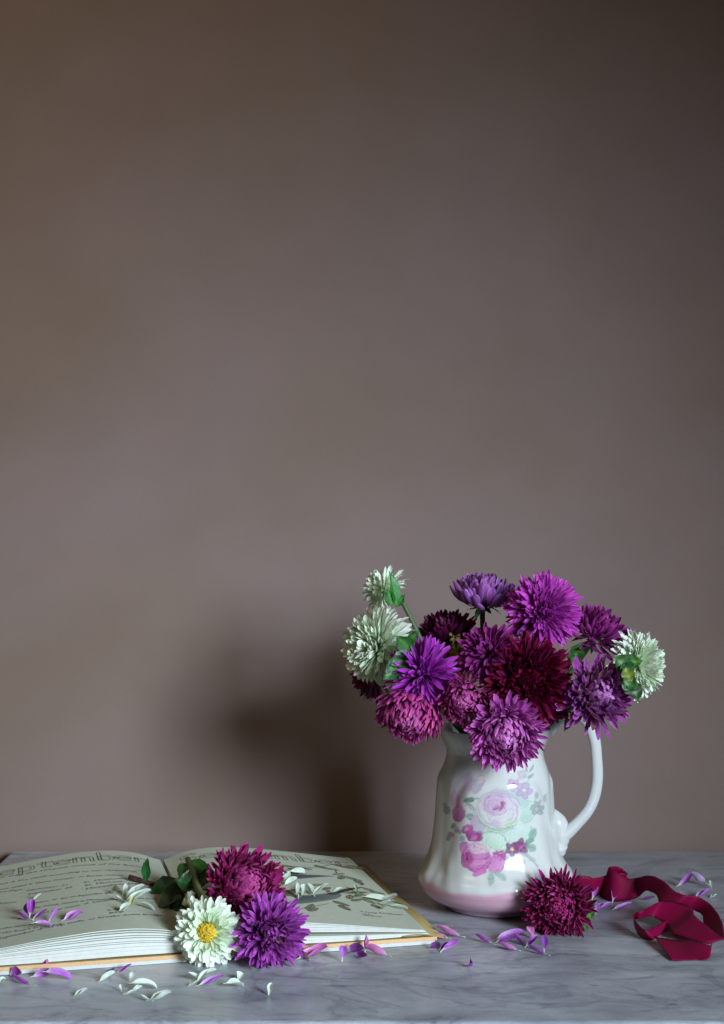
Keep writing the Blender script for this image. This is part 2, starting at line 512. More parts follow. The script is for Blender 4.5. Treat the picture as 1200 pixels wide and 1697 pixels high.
# small blossoms
bloss(785, 305, 62, (182, 158, 186), (140, 80, 125), 5, .4)
bloss(890, 360, 78, (172, 158, 186), (196, 205, 190), 5, .1)
bloss(870, 200, 48, (180, 172, 186), (190, 190, 190), 4, .5)
bloss(1022, 545, 66, (140, 155, 158), (180, 180, 140), 5, .9)
bloss(770, 945, 66, (108, 50, 108), (215, 180, 130), 5, .2)
bloss(862, 920, 76, (112, 38, 100), (170, 100, 140), 5, 1.0)
ell(845, 890, 34, 34, 0, (120, 50, 110), .7, .3); ell(870, 1005, 40, 16, 10, (190, 150, 185), .7, .4)
# leaves
leaf_(980, 790, 62, 42, -55, (120, 165, 140)); leaf_(950, 860, 42, 28, -10, (105, 150, 130)); leaf_(965, 930, 52, 36, 15, (125, 165, 145))
leaf_(565, 1235, 34, 80, 8, (150, 178, 165)); leaf_(665, 1215, 62, 32, 30, (150, 178, 165)); leaf_(870, 1070, 40, 30, 0, (155, 180, 170))
leaf_(745, 1090, 22, 40, 30, (165, 185, 178)); leaf_(720, 1040, 30, 10, -30, (165, 185, 178))
line_(895, 985, 1030, 1115, (120, 155, 145), 9); line_(915, 980, 1000, 1060, (130, 165, 150), 7)
leaf_(962, 145, 38, 16, -50, (150, 172, 165)); leaf_(912, 150, 38, 8, 85, (155, 175, 168)); leaf_(960, 215, 36, 14, -25, (150, 172, 165))
line_(875, 255, 960, 160, (150, 170, 162), 4); line_(905, 300, 940, 230, (150, 170, 162), 4)
for (x, y) in ((1020, 430), (1050, 470), (1095, 420), (1100, 450), (1000, 480), (1015, 400)):
    ell(x, y, 17, 26, 25, (140, 165, 158), .75, .3)
# pink glaze round the foot, with a wavy upper edge
edge = 0.0235 + 0.0012 * np.sin(5 * TH + 1.0) + 0.0006 * np.sin(11 * TH)
pk = sstep(edge + 0.0026, edge - 0.0018, Z)[..., None]
pink = np.array(lin((192, 152, 168)))
colr = colr * (1 - pk) + pink * pk
# inner wall of the jug
inner = []
for (z, r) in ((0.1405, 0.0425), (0.134, 0.0400), (0.126, 0.0370), (0.118, 0.0360), (0.105, 0.0400), (0.075, 0.0425), (0.045, 0.0470), (0.022, 0.0540), (0.010, 0.048), (0.008, 0.002)):
    inner.append((z, r))
nin = len(inner)
verts = np.stack([X - JX, Y - JY, Z], -1).reshape(-1, 3).tolist()
cols = colr.reshape(-1, 3).tolist()
for z, r in inner:
    for a in th:
        verts.append((r * math.sin(a), -r * math.cos(a), z)); cols.append(tuple(white))
faces = grid_faces(NZ + nin, NTH, True)
faces.append(tuple(range(NTH)))
jug = thing('jug', 'white china jug with rose print, pink foot and tall handle, holding the asters', 'jug', (JX, JY, 0))
jb = obj('body', mesh('jug_body', verts, faces, m_china, cols), jug)
jb['label'] = 'white glazed body printed with pink and cream roses over a pink foot'

hp = [P(908, 1212, JY), P(930, 1192, JY), P(952, 1184, JY), P(972, 1194, JY), P(985, 1224, JY), P(989, 1258, JY), P(990, 1290, JY), P(985, 1320, JY), P(974, 1344, JY), P(957, 1364, JY), P(940, 1380, JY), P(926, 1390, JY)]
hr = [.0052, .0046, .0045, .0048, .0046, .0045, .0046, .0047, .0047, .0048, .0056, .0066]
hp2 = catmull([tuple(p) for p in hp], 8)
hr2 = np.interp(np.linspace(0, 1, len(hp2)), np.linspace(0, 1, len(hr)), hr)
v, f = tube(hp2, [(r * 1.1, r * .86) for r in hr2], 20)
v = [p - Vector((JX, JY, 0)) for p in v]
handle = obj('handle', mesh('jug_handle', v, f, m_china, [tuple(white)] * len(v)), jug)
sp = [P(914, 1345, JY), P(922, 1357, JY), P(929, 1372, JY), P(931, 1390, JY), P(928, 1404, JY), P(932, 1418, JY)]
sp2 = catmull([tuple(p) for p in sp], 6)
sr = np.interp(np.linspace(0, 1, len(sp2)), [0, .25, .5, .7, .85, 1], [.003, .0058, .0062, .0050, .0056, .002])
v, f = tube(sp2, [(r * 1.3, r) for r in sr], 18)
v = [p - Vector((JX, JY, 0)) for p in v]
obj('scroll', mesh('handle_scroll', v, f, m_china, [tuple(white)] * len(v)), handle)

# ------------------------------------------------------------------ open book
BA = math.radians(14.0)
BU = Vector((math.cos(BA), math.sin(BA), 0)); BV = Vector((-math.sin(BA), math.cos(BA), 0))
BO = Vector((-0.1128, 1.0433, 0))               # gutter at the front edge
PW, PH = 0.1615, 0.228
tu = np.array([-16.8, -13, -10, -7, -4.5, -2.5, -1.2, -0.4, 0, 0.4, 1.2, 2.5, 4.5, 7, 10, 13, 16, 16.8]) / 100
tz = np.array([1.40, 1.92, 2.36, 2.68, 2.72, 2.50, 2.15, 1.75, 1.55, 1.75, 2.12, 2.42, 2.52, 2.36, 1.95, 1.50, 1.06, 0.98]) / 100
_u = np.linspace(-PW, PW, 401); _z = np.interp(_u, tu, tz)
for _ in range(3):
    _z = np.convolve(np.pad(_z, 6, 'edge'), np.ones(13) / 13, 'valid')
BOARD = 0.0058
def page_z(u, v):
    base = float(np.interp(u, _u, _z))
    k = 0.90 + 0.18 * (v / PH)
    return BOARD + (base - BOARD) * k
def bookpt(u, v, z):
    return BO + BU * u + BV * v + Vector((0, 0, z))
def px_uv(px, py):
    """photo pixel -> (u, v) on the open page"""
    z = 0.02
    for _ in range(40):
        g = G(px, py, z) - BO
        u, v = g.dot(BU), g.dot(BV)
        z = 0.5 * z + 0.5 * page_z(min(max(u, -PW), PW), min(max(v, 0), PH))
    return u, v
book = thing('book', 'open hardback diary lying flat, pages headed September with a bird drawing', 'book', BO)
PAPER = np.array(lin((196, 205, 184))); EDGE = np.array(lin((205, 208, 200)))
def leaf_slab(side, k0, k1, u_end, v0=0.0, v1=PH, name='page', col=PAPER, ecol=EDGE, nu=36, nv=6, wav=0.0):
    """sheets between fractions k0..k1 of the page stack"""
    us = np.linspace(0.0015, u_end, nu) * side
    vs = np.linspace(v0, v1, nv)
    V, C = [], []
    for zi, k in ((0, k0), (1, k1)):
        for u in us:
            for v_ in vs:
                z = BOARD + (page_z(u, v_) - BOARD) * k
                z += wav * math.sin(abs(u) * 45 + 3 * k) * (abs(u) / PW) * min(1, max(0, 1 - k) * 4)
                V.append(BU * u + BV * v_ + Vector((0, 0, z)))
                C.append(col)
    n = nu * nv
    F = grid_faces(nu, nv)
    F = [tuple(reversed(q)) for q in F] + [tuple(i + n for i in q) for q in F]
    # separate edge strip (own vertices, paler cut edge)
    ring = [i * nv for i in range(nu)] + [(nu - 1) * nv + j for j in range(1, nv)] + [i * nv + nv - 1 for i in range(nu - 2, -1, -1)] + [j for j in range(nv - 2, 0, -1)]
    b = len(V)
    for i in ring:
        V.append(V[i]); C.append(ecol)
    for i in ring:
        V.append(V[i + n]); C.append(ecol)
    m = len(ring)
    for i in range(m):
        j = (i + 1) % m
        F.append((b + i, b + j, b + m + j, b + m + i))
    if side < 0:
        F = [tuple(reversed(q)) for q in F]
    return obj(name, mesh('book_' + name, V, F, m_paper, C), book)
# right half: lower bundle, greenish gap leaf, upper leaves
for (k0, k1, d_) in ((0.03, 0.17, 48), (0.18, 0.30, 36), (0.31, 0.36, 34), (0.56, 0.62, 26), (0.635, 0.70, 20), (0.715, 0.78, 17), (0.80, 0.86, 10), (0.875, 0.925, 6)):
    leaf_slab(1, k0, k1, PW + d_ * 1e-4, wav=0.0003)
leaf_slab(1, 0.955, 1.0, PW)
for (k0, k1, d_) in ((0.03, 0.20, 20), (0.205, 0.34, 15), (0.35, 0.47, 10), (0.49, 0.54, 8), (0.56, 0.66, 6), (0.69, 0.74, 4), (0.77, 0.84, 2), (0.88, 0.915, 1)):
    leaf_slab(-1, k0, k1, PW + d_ * 1e-4, wav=0.0004)
leaf_slab(-1, 0.965, 1.0, PW)
def board(side, z0, z1, ua, ub, va, vb, name, col, mat, ecol=None, lift=0.0):
    nu, nv = 16, 4
    V, C = [], []
    for z in (z0, z1):
        for i in range(nu):
            for j in range(nv):
                u = side * (ua + (ub - ua) * i / (nu - 1))
                V.append(BU * u + BV * (va + (vb - va) * j / (nv - 1)) + Vector((0, 0, z + lift * max(0, (i / (nu - 1) - .75) / .25) ** 2)))
                C.append(col)
    n = nu * nv
    g = grid_faces(nu, nv)
    F = [tuple(reversed(q)) for q in g] + [tuple(i + n for i in q) for q in g]
    ring = [i * nv for i in range(nu)] + [(nu - 1) * nv + j for j in range(1, nv)] + [i * nv + nv - 1 for i in range(nu - 2, -1, -1)] + [j for j in range(nv - 2, 0, -1)]
    b = len(V); m = len(ring)
    for i in ring: V.append(V[i]); C.append(ecol if ecol is not None else col)
    for i in ring: V.append(V[i + n]); C.append(ecol if ecol is not None else col)
    for i in range(m):
        j = (i + 1) % m
        F.append((b + i, b + j, b + m + j, b + m + i))
    if side < 0:
        F = [tuple(reversed(q)) for q in F]
    return obj(name, mesh('book_' + name, V, F, mat, C, smooth=False), book)
TAN = np.array(lin((206, 166, 120))); OLIVE = np.array(lin((150, 132, 84)))
for s in (-1, 1):
    board(s, 0.0030, 0.0056, 0.004, 0.1710, -0.003, PH + 0.003, 'cover_board', OLIVE, m_cover, TAN)
    board(s, 0.0003, 0.0028, 0.003, 0.1695, -0.0025, PH + 0.002, 'jacket', EDGE * .92, m_paper)
v, f = slab(-0.004, 0.004, -0.003, PH + 0.003, 0.0004, 0.006, 0.001)
obj('spine', mesh('book_spine', [BU * p[0] + BV * p[1] + Vector((0, 0, p[2])) for p in v], f, m_cover, [tuple(OLIVE)] * len(v), smooth=False), book)
# jacket flap, curled at its edge beyond the right-hand pages
V, C = [], []
nu = 14
for i in range(nu):
    t = i / (nu - 1)
    u = 0.146 + 0.0310 * t
    z = 0.0064 + 0.0012 * math.sin(t * math.pi) - 0.0032 * t * t
    for j in range(4):
        V.append(BU * u + BV * (-0.002 + (PH + 0.003) * j / 3) + Vector((0, 0, z + 0.0007 * math.sin(j * 2.1) * t))); C.append(OLIVE)
flap = obj('jacket_flap', mesh('book_flap', V, grid_faces(nu, 4), m_cover, C), book)
sol = flap.modifiers.new('thickness', 'SOLIDIFY'); sol.thickness = 0.0005; sol.offset = -1

# ---- printing on the pages
class Print:
    def __init__(s): s.V, s.F, s.C = [], [], []
    def vert(s, u, v, c, h=0.00025):
        s.V.append(BU * u + BV * v + Vector((0, 0, page_z(u, v) + h))); s.C.append(c); return len(s.V) - 1
    def line(s, pts, w, c, h=0.00025, taper=False):
        pts = [np.array(p, float) for p in pts]
        idx = []
        for i, p in enumerate(pts):
            t = pts[min(i + 1, len(pts) - 1)] - pts[max(i - 1, 0)]
            t /= (np.linalg.norm(t) + 1e-9)
            nn = np.array([-t[1], t[0]]) * w / 2 * ((1 - i / len(pts)) if taper else 1)
            idx.append((s.vert(*(p + nn), c, h), s.vert(*(p - nn), c, h)))
        for a, b in zip(idx, idx[1:]):
            s.F.append((a[0], a[1], b[1], b[0]))
    def fan(s, pts, c, cc=None, h=0.0002):
        m = np.mean(pts, 0)
        ci = s.vert(m[0], m[1], cc if cc is not None else c, h)
        ring = [s.vert(p[0], p[1], c, h) for p in pts]
        for i in range(len(ring)):
            s.F.append((ci, ring[i], ring[(i + 1) % len(ring)]))
    def build(s, name):
        return obj(name, mesh('print_' + name, s.V, s.F, m_ink, s.C, smooth=False), book)
INK = np.array(lin((62, 48, 44)))
def arcpts(cx, cy, rx, ry, a0, a1, n=14):
    return [(cx + rx * math.cos(math.radians(a0 + (a1 - a0) * i / n)), cy + ry * math.sin(math.radians(a0 + (a1 - a0) * i / n))) for i in range(n + 1)]
GL = {  # open uncial lettering: skeleton strokes in a unit x-height cell
    'S': [arcpts(.62, 1.05, .42, .38, 30, 250, 16) + arcpts(.50, .38, .55, .36, 80, -150, 18)],
    'e': [arcpts(.5, .5, .45, .46, 20, 320, 18), [(.08, .52), (.92, .60)]],
    'p': [[(.18, 1.02), (.18, -.62)], arcpts(.5, .5, .42, .48, 150, -150, 18)],
    't': [[(.45, 1.25), (.40, .35)] + arcpts(.66, .32, .26, .30, 180, 310, 8), [(.05, .95), (.95, 1.0)]],
    'm': [[(.08, 1.0), (.08, .02)], arcpts(.32, .58, .26, .40, 165, 10, 8) + [(.58, .02)], arcpts(.84, .58, .26, .40, 165, 10, 8) + [(1.10, .02), (1.22, .05)]],
    'b': [[(.15, 1.75), (.15, .05)], arcpts(.50, .48, .40, .46, 150, -160, 18)],
    'r': [[(.15, 1.0), (.15, .02)], arcpts(.55, .45, .40, .50, 160, 50, 8)],
}
ADV = {'S': 1.25, 'e': 1.12, 'p': 1.15, 't': 1.05, 'm': 1.42, 'b': 1.12, 'r': 1.0}
def heading(word, u0, u1, v0, xh, name, label):
    pr_ = Print()
    tot = sum(ADV[c] for c in word)
    sc = (u1 - u0) / tot
    x = 0
    for ch in word:
        for st in GL[ch]:
            st = [np.array(q, float) for q in st]
            den = []
            for a, b in zip(st, st[1:]):
                for k in range(3): den.append(a + (b - a) * k / 3)
            den.append(st[-1])
            for off in (0.105, -0.105):
                ln = []
                for i, q in enumerate(den):
                    t = den[min(i + 1, len(den) - 1)] - den[max(i - 1, 0)]
                    t = t / (np.linalg.norm(t) + 1e-9)
                    q2 = q + np.array([-t[1], t[0]]) * off
                    ln.append((u0 + (x + q2[0]) * sc, v0 + q2[1] * xh))
                pr_.line(ln, 0.00048, INK)
            for e, en in ((den[0], den[1]), (den[-1], den[-2])):
                t = (en - e) / (np.linalg.norm(en - e) + 1e-9)
                n_ = np.array([-t[1], t[0]]) * .105
                pr_.line([(u0 + (x + (e + n_)[0]) * sc, v0 + (e + n_)[1] * xh), (u0 + (x + (e - n_)[0]) * sc, v0 + (e - n_)[1] * xh)], 0.00048, INK)
        x += ADV[ch]
    o = pr_.build(name)
    o['label'] = label
heading('September', -0.150, -0.012, 0.1950, 0.0150, 'heading', 'outlined September heading on the page of writing')
heading('September', 0.012, 0.157, 0.1935, 0.0150, 'heading', 'outlined September heading above the bird drawing')

def text_mesh(s):
    cu = bpy.data.curves.new('txt', 'FONT')
    cu.body = s
    cu.size = 1.0
    cu.shear = 0.22
    cu.offset = -0.006
    cu.resolution_u = 2
    o = bpy.data.objects.new('txt', cu)
    COL.objects.link(o)
    dg = bpy.context.evaluated_depsgraph_get()
    me = bpy.data.meshes.new_from_object(o.evaluated_get(dg))
    bpy.data.objects.remove(o)
    V = np.array([v.co[:2] for v in me.vertices])
    F = [tuple(p.vertices) for p in me.polygons]
    bpy.data.meshes.remove(me)
    return V, F
writing = Print()
def write(s, p0, p1, h=0.0060, c=INK):
    """text from photo pixel p0 to p1 (baseline) on the page"""
    a = np.array(px_uv(*p0)); b = np.array(px_uv(*p1))
    V, F = text_mesh(s)
    wid = V[:, 0].max()
    d = b - a
    L = np.linalg.norm(d); d /= L
    nrm = np.array([-d[1], d[0]])
    base = len(writing.V)
    for x, y in V:
        q = a + d * (x / wid * L) + nrm * (y * h + 0.0004 * math.sin(x * 1.7 + len(s)))
        writing.vert(q[0], q[1], c)
    writing.F += [tuple(i + base for i in f_) for f_ in F]
INK2 = np.array(lin((58, 46, 44)))
write('September was the seventh month of the Roman', (-60, 1466), (246, 1441))
write('Calendar, but is the ninth according to our reckoning;', (-60, 1476), (228, 1446.5))
write("the Anglo-Saxons called it 'Gerst monath', or Barley month.", (-66, 1486), (205, 1452))
write('Feast Days.', (-14, 1482), (38, 1475))
write('September 21', (42, 1478), (112, 1468))
write('September 29', (45, 1484), (120, 1472))
write('St. Matthew', (138, 1464), (206, 1457))
write('St. Michael', (140, 1469), (204, 1462))
write('Michaelmas Day', (143, 1475), (236, 1466))
write('Mottoes', (-10, 1500), (26, 1496))
write('warm  or  fair on September first,', (58, 1498), (190, 1481))
write('Fair for the month, storms at Michaelmas, ', (22, 1512), (190, 1491))
write('A dark  and clear moon  of  Christmas will come soon', (30, 1525), (262, 1492))
write('St. Giles', (178, 1510), (206, 1507))
write('Brings', (182, 1515), (206, 1512))
write('September blow soft,', (-22, 1544), (62, 1532))
write("Till the fruit's in the loft.", (-16, 1551), (104, 1533))
write('September dries up wells, or breaks down bridges.', (-4, 1558), (278, 1520))
w = writing.build('handwriting')
w['label'] = 'brown handwritten lines printed on the page'
writing = Print()
write('Young Swallows', (597, 1512), (668, 1517), 0.0048)
write('and', (600, 1515.5), (614, 1516.5), 0.0042)
write('Willow', (603, 1518.5), (634, 1520.5), 0.0048)
writing.build('caption')
# bird drawing
ill = Print()
def pixpoly(pts): return [px_uv(*p) for p in pts]
def blob(pts, c, cc=None):
    q = catmull(pixpoly(pts + pts[:1]), 3)[:-1]
    ill.fan(q, np.array(lin(c)), np.array(lin(cc)) if cc else None)
blob([(436, 1447), (450, 1444), (470, 1446), (490, 1449), (515, 1450), (535, 1451), (555, 1452.5), (535, 1453.5), (505, 1456), (480, 1458), (455, 1459), (438, 1458)], (104, 110, 108), (70, 75, 78))
blob([(440, 1486), (460, 1482), (480, 1481), (505, 1484), (530, 1482), (552, 1480), (566, 1483), (560, 1489), (540, 1493), (510, 1497), (480, 1499), (450, 1498)], (118, 126, 122), (78, 84, 86))
blob([(540, 1482), (560, 1476), (580, 1472), (605, 1470.5), (590, 1474), (570, 1479), (552, 1484)], (84, 76, 70), (60, 52, 50))
blob([(566, 1480), (590, 1478.5), (610, 1480), (590, 1481.5)], (96, 88, 80))
blob([(452, 1484), (470, 1477), (486, 1474), (494, 1478), (480, 1484)], (110, 104, 92), (88, 70, 56))
blob([(462, 1447), (478, 1443), (490, 1444), (496, 1448), (480, 1450)], (120, 84, 62), (92, 66, 52))
def dleaf(px, py, l, w, ang, c):
    u, v_ = px_uv(px, py)
    a = math.radians(ang)
    pts = []
    for i in range(10):
        t = 2 * math.pi * i / 10
        x, y = l / 2 * math.cos(t), w / 2 * math.sin(t) * (1 - .3 * math.cos(t))
        pts.append((u + x * math.cos(a) - y * math.sin(a), v_ + x * math.sin(a) + y * math.cos(a)))
    c = np.array(lin(c))
    ill.fan(pts, c * 1.05, c * 1.7, 0.00035)
    ill.line([pts[0], pts[5]], 0.0004, c * .5, 0.0005)
r2 = random.Random(11)
for (x, y, a) in ((478, 1436, -10), (488, 1440, 20), (530, 1437, -60), (540, 1439, -40), (550, 1441, -30), (565, 1436, -35), (575, 1438, -30), (588, 1437, -35), (600, 1440, -30), (562, 1449, 30), (566, 1455, 60), (578, 1455, -50), (590, 1458, -45), (596, 1463, -70), (528, 1467, 50), (540, 1473, 30), (612, 1475, -40), (626, 1480, -50), (580, 1487, 60), (592, 1492, 40), (612, 1494, -60), (625, 1503, -50), (566, 1498, -40), (572, 1505, -55), (516, 1503, 80), (520, 1508, 60), (505, 1440, 0), (470, 1436, 10), (640, 1489, -45), (652, 1496, -40)):
    dleaf(x, y, 0.0135 + r2.uniform(-.003, .004), 0.0058, a + r2.uniform(-15, 15), r2.choice([(128, 134, 104), (110, 116, 92), (146, 138, 104), (120, 112, 86)]))
for seg in ([(455, 1434), (480, 1436), (520, 1438), (560, 1433), (600, 1437)], [(555, 1440), (563, 1452), (592, 1460), (600, 1468)], [(470, 1500), (500, 1506), (530, 1501), (545, 1498)], [(505, 1504), (512, 1509), (522, 1507)],
            [(560, 1478), (600, 1478), (630, 1480)], [(600, 1482), (620, 1492), (650, 1500)], [(560, 1495), (580, 1508)]):
    ill.line(catmull(pixpoly(seg), 6), 0.0007, np.array(lin((84, 72, 58))), 0.0003)
o = ill.build('bird_drawing')
o['label'] = 'grey bird and willow leaves drawn on the page'

# ------------------------------------------------------------------ petals and flowers
def petal_mesh(name, L, W, bend, cup, tip, ctip, cbase, cedge, mat, claw=0.0, twist=0.0, rows=7, colsn=5, wave=0.0, curl_pow=1.0, shape=0.62):
    V, C = [], []
    ctip, cbase, cedge = map(np.array, (ctip, cbase, cedge))
    y = z = 0.0
    nsub = 4
    prev_s = 0.0
    for r in range(rows):
        s = 1 - (1 - r / (rows - 1)) ** 1.45
        # integrate the curved mid-line
        for k in range(nsub if r else 0):
            sm_ = prev_s + (s - prev_s) * (k + .5) / nsub
            ang = math.radians(bend) * sm_ ** curl_pow
            ds = (s - prev_s) / nsub * L
            y += ds * math.cos(ang); z += ds * math.sin(ang)
        prev_s = s
        ang = math.radians(bend) * s ** curl_pow
        wprof = max(0.12, min(1, (s / shape)) ** 0.65) if s < shape else math.sqrt(max(0.0, 1 - ((s - shape) / (1 - shape + 0.0001)) ** tip))
        if claw and s < claw: wprof = 0.14
        if r == rows - 1: wprof = 0.24
        for c in range(colsn):
            x = (c / (colsn - 1) - .5) * 2
            zc = cup * W * (x * x) * (0.35 + .65 * (1 - abs(s - .5)))
            xx = x * W / 2 * wprof
            tw_ = twist * s
            zz_ = zc * wprof + wave * W * math.sin(s * 9 + x)
            xr, zr = xx * math.cos(tw_) - zz_ * math.sin(tw_), xx * math.sin(tw_) + zz_ * math.cos(tw_)
            V.append((xr, y - zr * math.sin(ang), z + zr * math.cos(ang)))
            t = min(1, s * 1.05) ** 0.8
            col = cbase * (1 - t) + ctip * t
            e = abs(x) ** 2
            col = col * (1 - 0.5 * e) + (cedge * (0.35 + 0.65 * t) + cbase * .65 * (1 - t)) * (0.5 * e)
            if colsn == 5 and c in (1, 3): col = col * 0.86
            if claw and s < claw: col = np.array((0.66, 0.72, 0.60))
            C.append(np.clip(col, 0, .95))
    return mesh(name, V, grid_faces(rows, colsn), mat, C)

def basis(axis, spin=0.0):
    a = Vector(axis).normalized()
    e1 = a.orthogonal().normalized()
    e2 = a.cross(e1)
    c, s = math.cos(spin), math.sin(spin)
    return a, e1 * c + e2 * s, e2 * c - e1 * s

GREEN = [np.array(lin((66, 116, 50))), np.array(lin((46, 92, 42))), np.array(lin((96, 128, 58)))]
def leaf_mesh(name, L, W, bend, cup=0.25, serr=0.12, c1=GREEN[0], c2=GREEN[1], rows=12, colsn=7):
    V, C = [], []
    y = z = 0
    for r in range(rows):
        s = r / (rows - 1)
        ang = math.radians(bend) * s
        if r: y += L / (rows - 1) * math.cos(ang); z += L / (rows - 1) * math.sin(ang)
        w = (math.sin(math.pi * min(1, s ** .75 * .95 + .04)) ** 1.15) * (1 + serr * (r % 2)) if r < rows - 1 else 0.02
        for c in range(colsn):
            x = (c / (colsn - 1) - .5) * 2
            zc = cup * W * (abs(x) ** 1.2) * w * .5 + 0.04 * W * math.sin(s * 15 + 4 * abs(x))
            V.append((x * W / 2 * w, y - zc * math.sin(ang) + abs(x) * w * W * .12, z + zc * math.cos(ang)))
            t = abs(x)
            col = np.array(c1) * (1 - t) + np.array(c2) * t
            if c == colsn // 2: col = col * 1.35 + 0.01
            C.append(col)
    return mesh(name, V, grid_faces(rows, colsn), m_leaf, C)

def place(o, pos, yaxis, zaxis, scale=(1, 1, 1)):
    y = Vector(yaxis).normalized()
    z = Vector(zaxis); z = (z - y * z.dot(y)).normalized()
    x = y.cross(z)
    m = Matrix(((x.x * scale[0], y.x * scale[1], z.x * scale[2], pos[0]), (x.y * scale[0], y.y * scale[1], z.y * scale[2], pos[1]),
                (x.z * scale[0], y.z * scale[1], z.z * scale[2], pos[2]), (0, 0, 0, 1)))
    o.matrix_local = m
    return m

def aster(label, group, C, axis, Rr, pal, style, stem=None, bracts=0, leaves=(), seed=1, disc=None, stemcol=None, stem_r=0.0019):
    """one aster: head at C facing axis, radius Rr; parts are petals, bracts, stem, leaves, disc"""
    rg = random.Random(seed)
    a, e1, e2 = basis(axis, rg.uniform(0, 6))
    base = Vector(stem[-1]) if stem else C - a * Rr * .4
    th_ = thing('aster', label, 'flower', base, group)
    S = dict(n=130, th0=8, th1=100, L0=.5, L1=1.0, W=.17, b0=25, b1=5, cup=.35, tip=2.6, rc=.20, jit=7, pw=.9, twist=.25, sink=.18, wave=.02, cp=1.0, shape=.62, hole=0.0, brown=0.0, extra=0)
    S.update(style)
    n = S['n']
    nb, nv = 7, 3
    meshes = {}
    pm = m_white if pal is WHT else m_petal
    ct, cb, ce = (np.array(lin(c)) for c in pal[:3])
    ct2 = np.array(lin(pal[3])) if len(pal) > 3 else ct        # inner petals
    for b in range(nb):
        t = (b + .5) / nb
        for k in range(nv):
            L = Rr * (S['L0'] + (S['L1'] - S['L0']) * t)
            cc = ct2 * (1 - t) + ct * t
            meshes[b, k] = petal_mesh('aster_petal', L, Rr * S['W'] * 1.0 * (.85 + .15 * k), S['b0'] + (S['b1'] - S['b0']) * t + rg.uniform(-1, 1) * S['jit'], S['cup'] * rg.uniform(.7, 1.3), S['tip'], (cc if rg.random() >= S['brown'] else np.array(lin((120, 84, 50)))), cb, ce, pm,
                                      twist=rg.uniform(-1, 1) * S['twist'], wave=S['wave'], curl_pow=S['cp'], shape=S['shape'])
    extra = S['extra']
    slots = [i < extra for i in range(n + extra)]
    rg.shuffle(slots)
    EV, EF, EC = [], [], []
    th0, th1 = math.radians(S['th0']), math.radians(S['th1'])
    for i in range(n + extra):
        t = S['hole'] + (1 - S['hole']) * (i + .5) / (n + extra)
        phi = i * 2.39996 + rg.uniform(-.12, .12)
        rad = e1 * math.cos(phi) + e2 * math.sin(phi)
        # tips spread evenly over the dome
        thc = math.acos(math.cos(th0) + (math.cos(th1) - math.cos(th0)) * t)
        thc = .55 * thc + .45 * (th0 + (th1 - th0) * t ** S['pw'])
        tb = min(.999, max(0, (thc - th0) / (th1 - th0)))
        theta = thc + math.radians(rg.gauss(0, S['jit']))
        yv = a * math.cos(theta) + rad * math.sin(theta)
        nvv = a * math.sin(theta) - rad * math.cos(theta)
        side = yv.cross(nvv)
        yv = (yv + side * rg.gauss(0, .13)).normalized()
        nvv = (nvv + side * rg.gauss(0, .30)).normalized()
        pos = C + rad * (Rr * S['rc'] * math.sqrt(tb)) - a * (Rr * S['sink'] * tb)
        me = meshes[int(tb * nb), rg.randrange(nv)]
        sc = rg.uniform(.80, 1.08)
        scl = (sc * rg.uniform(.85, 1.15), sc, sc)
        if slots[i]:
            y_ = yv; z_ = (nvv - y_ * nvv.dot(y_)).normalized(); x_ = y_.cross(z_)
            b0 = len(EV)
            for v_ in me.vertices:
                EV.append(pos - base + x_ * (v_.co.x * scl[0]) + y_ * (v_.co.y * scl[1]) + z_ * (v_.co.z * scl[2]))
            sh_ = rg.uniform(.75, 1.15)
            EC += [tuple(min(.9, q * sh_) for q in d_.color[:3]) for d_ in me.color_attributes['col'].data]
            EF += [tuple(q + b0 for q in p_.vertices) for p_ in me.polygons]
            continue
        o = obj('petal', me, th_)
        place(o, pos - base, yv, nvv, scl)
    if EV:
        o = obj('inner_petals', mesh('aster_inner_petals', EV, EF, pm, EC), th_)
        o['kind'] = 'stuff'
    # receptacle under the petals
    V, Cc = [], []
    for r in range(7):
        be = math.pi * r / 6
        for k in range(10):
            ph = 2 * math.pi * k / 10
            rr2 = Rr * .24 * math.sin(be) + 1e-5
            V.append(C - base + (e1 * math.cos(ph) + e2 * math.sin(ph)) * rr2 + a * (Rr * .16 * math.cos(be) - Rr * .14))
            Cc.append(GREEN[1] * .8 if r > 3 else ct * .6)
    obj('receptacle', mesh('receptacle', V, grid_faces(7, 10, True), m_stem, Cc), th_)
    if disc:
        V, F, Cc = [], [], []
        dr = Rr * disc
        for i in range(170):
            t = (i + .5) / 170
            phi = i * 2.39996
            rad = e1 * math.cos(phi) + e2 * math.sin(phi)
            p = C - base + rad * dr * math.sqrt(t) + a * (Rr * .10 + dr * .38 * math.sqrt(1 - t * .9))
            up = (a + rad * .8 * math.sqrt(t)).normalized()
            s1 = up.orthogonal().normalized(); s2 = up.cross(s1)
            q = dr * .105
            hgt = dr * rg.uniform(.06, .34)
            b0 = len(V)
            for k in range(5):
                an = 2 * math.pi * k / 5
                V.append(p + (s1 * math.cos(an) + s2 * math.sin(an)) * q - up * hgt * .8)
                Cc.append(lin((120, 110, 30)))
            for k in range(5):
                an = 2 * math.pi * k / 5
                V.append(p + (s1 * math.cos(an) + s2 * math.sin(an)) * q * 1.15 + up * hgt)
                Cc.append(lin(rg.choice([(226, 190, 30), (205, 165, 25), (236, 208, 60), (190, 170, 40)])))
            V.append(p + up * hgt * .7); Cc.append(lin((150, 110, 20)))
            for k in range(5):
                k2 = (k + 1) % 5
                F.append((b0 + k, b0 + k2, b0 + 5 + k2, b0 + 5 + k)); F.append((b0 + 5 + k, b0 + 5 + k2, b0 + 10))
        o = obj('disc', mesh('disc_florets', V, F, m_stem, Cc), th_)
        o['kind'] = 'stuff'
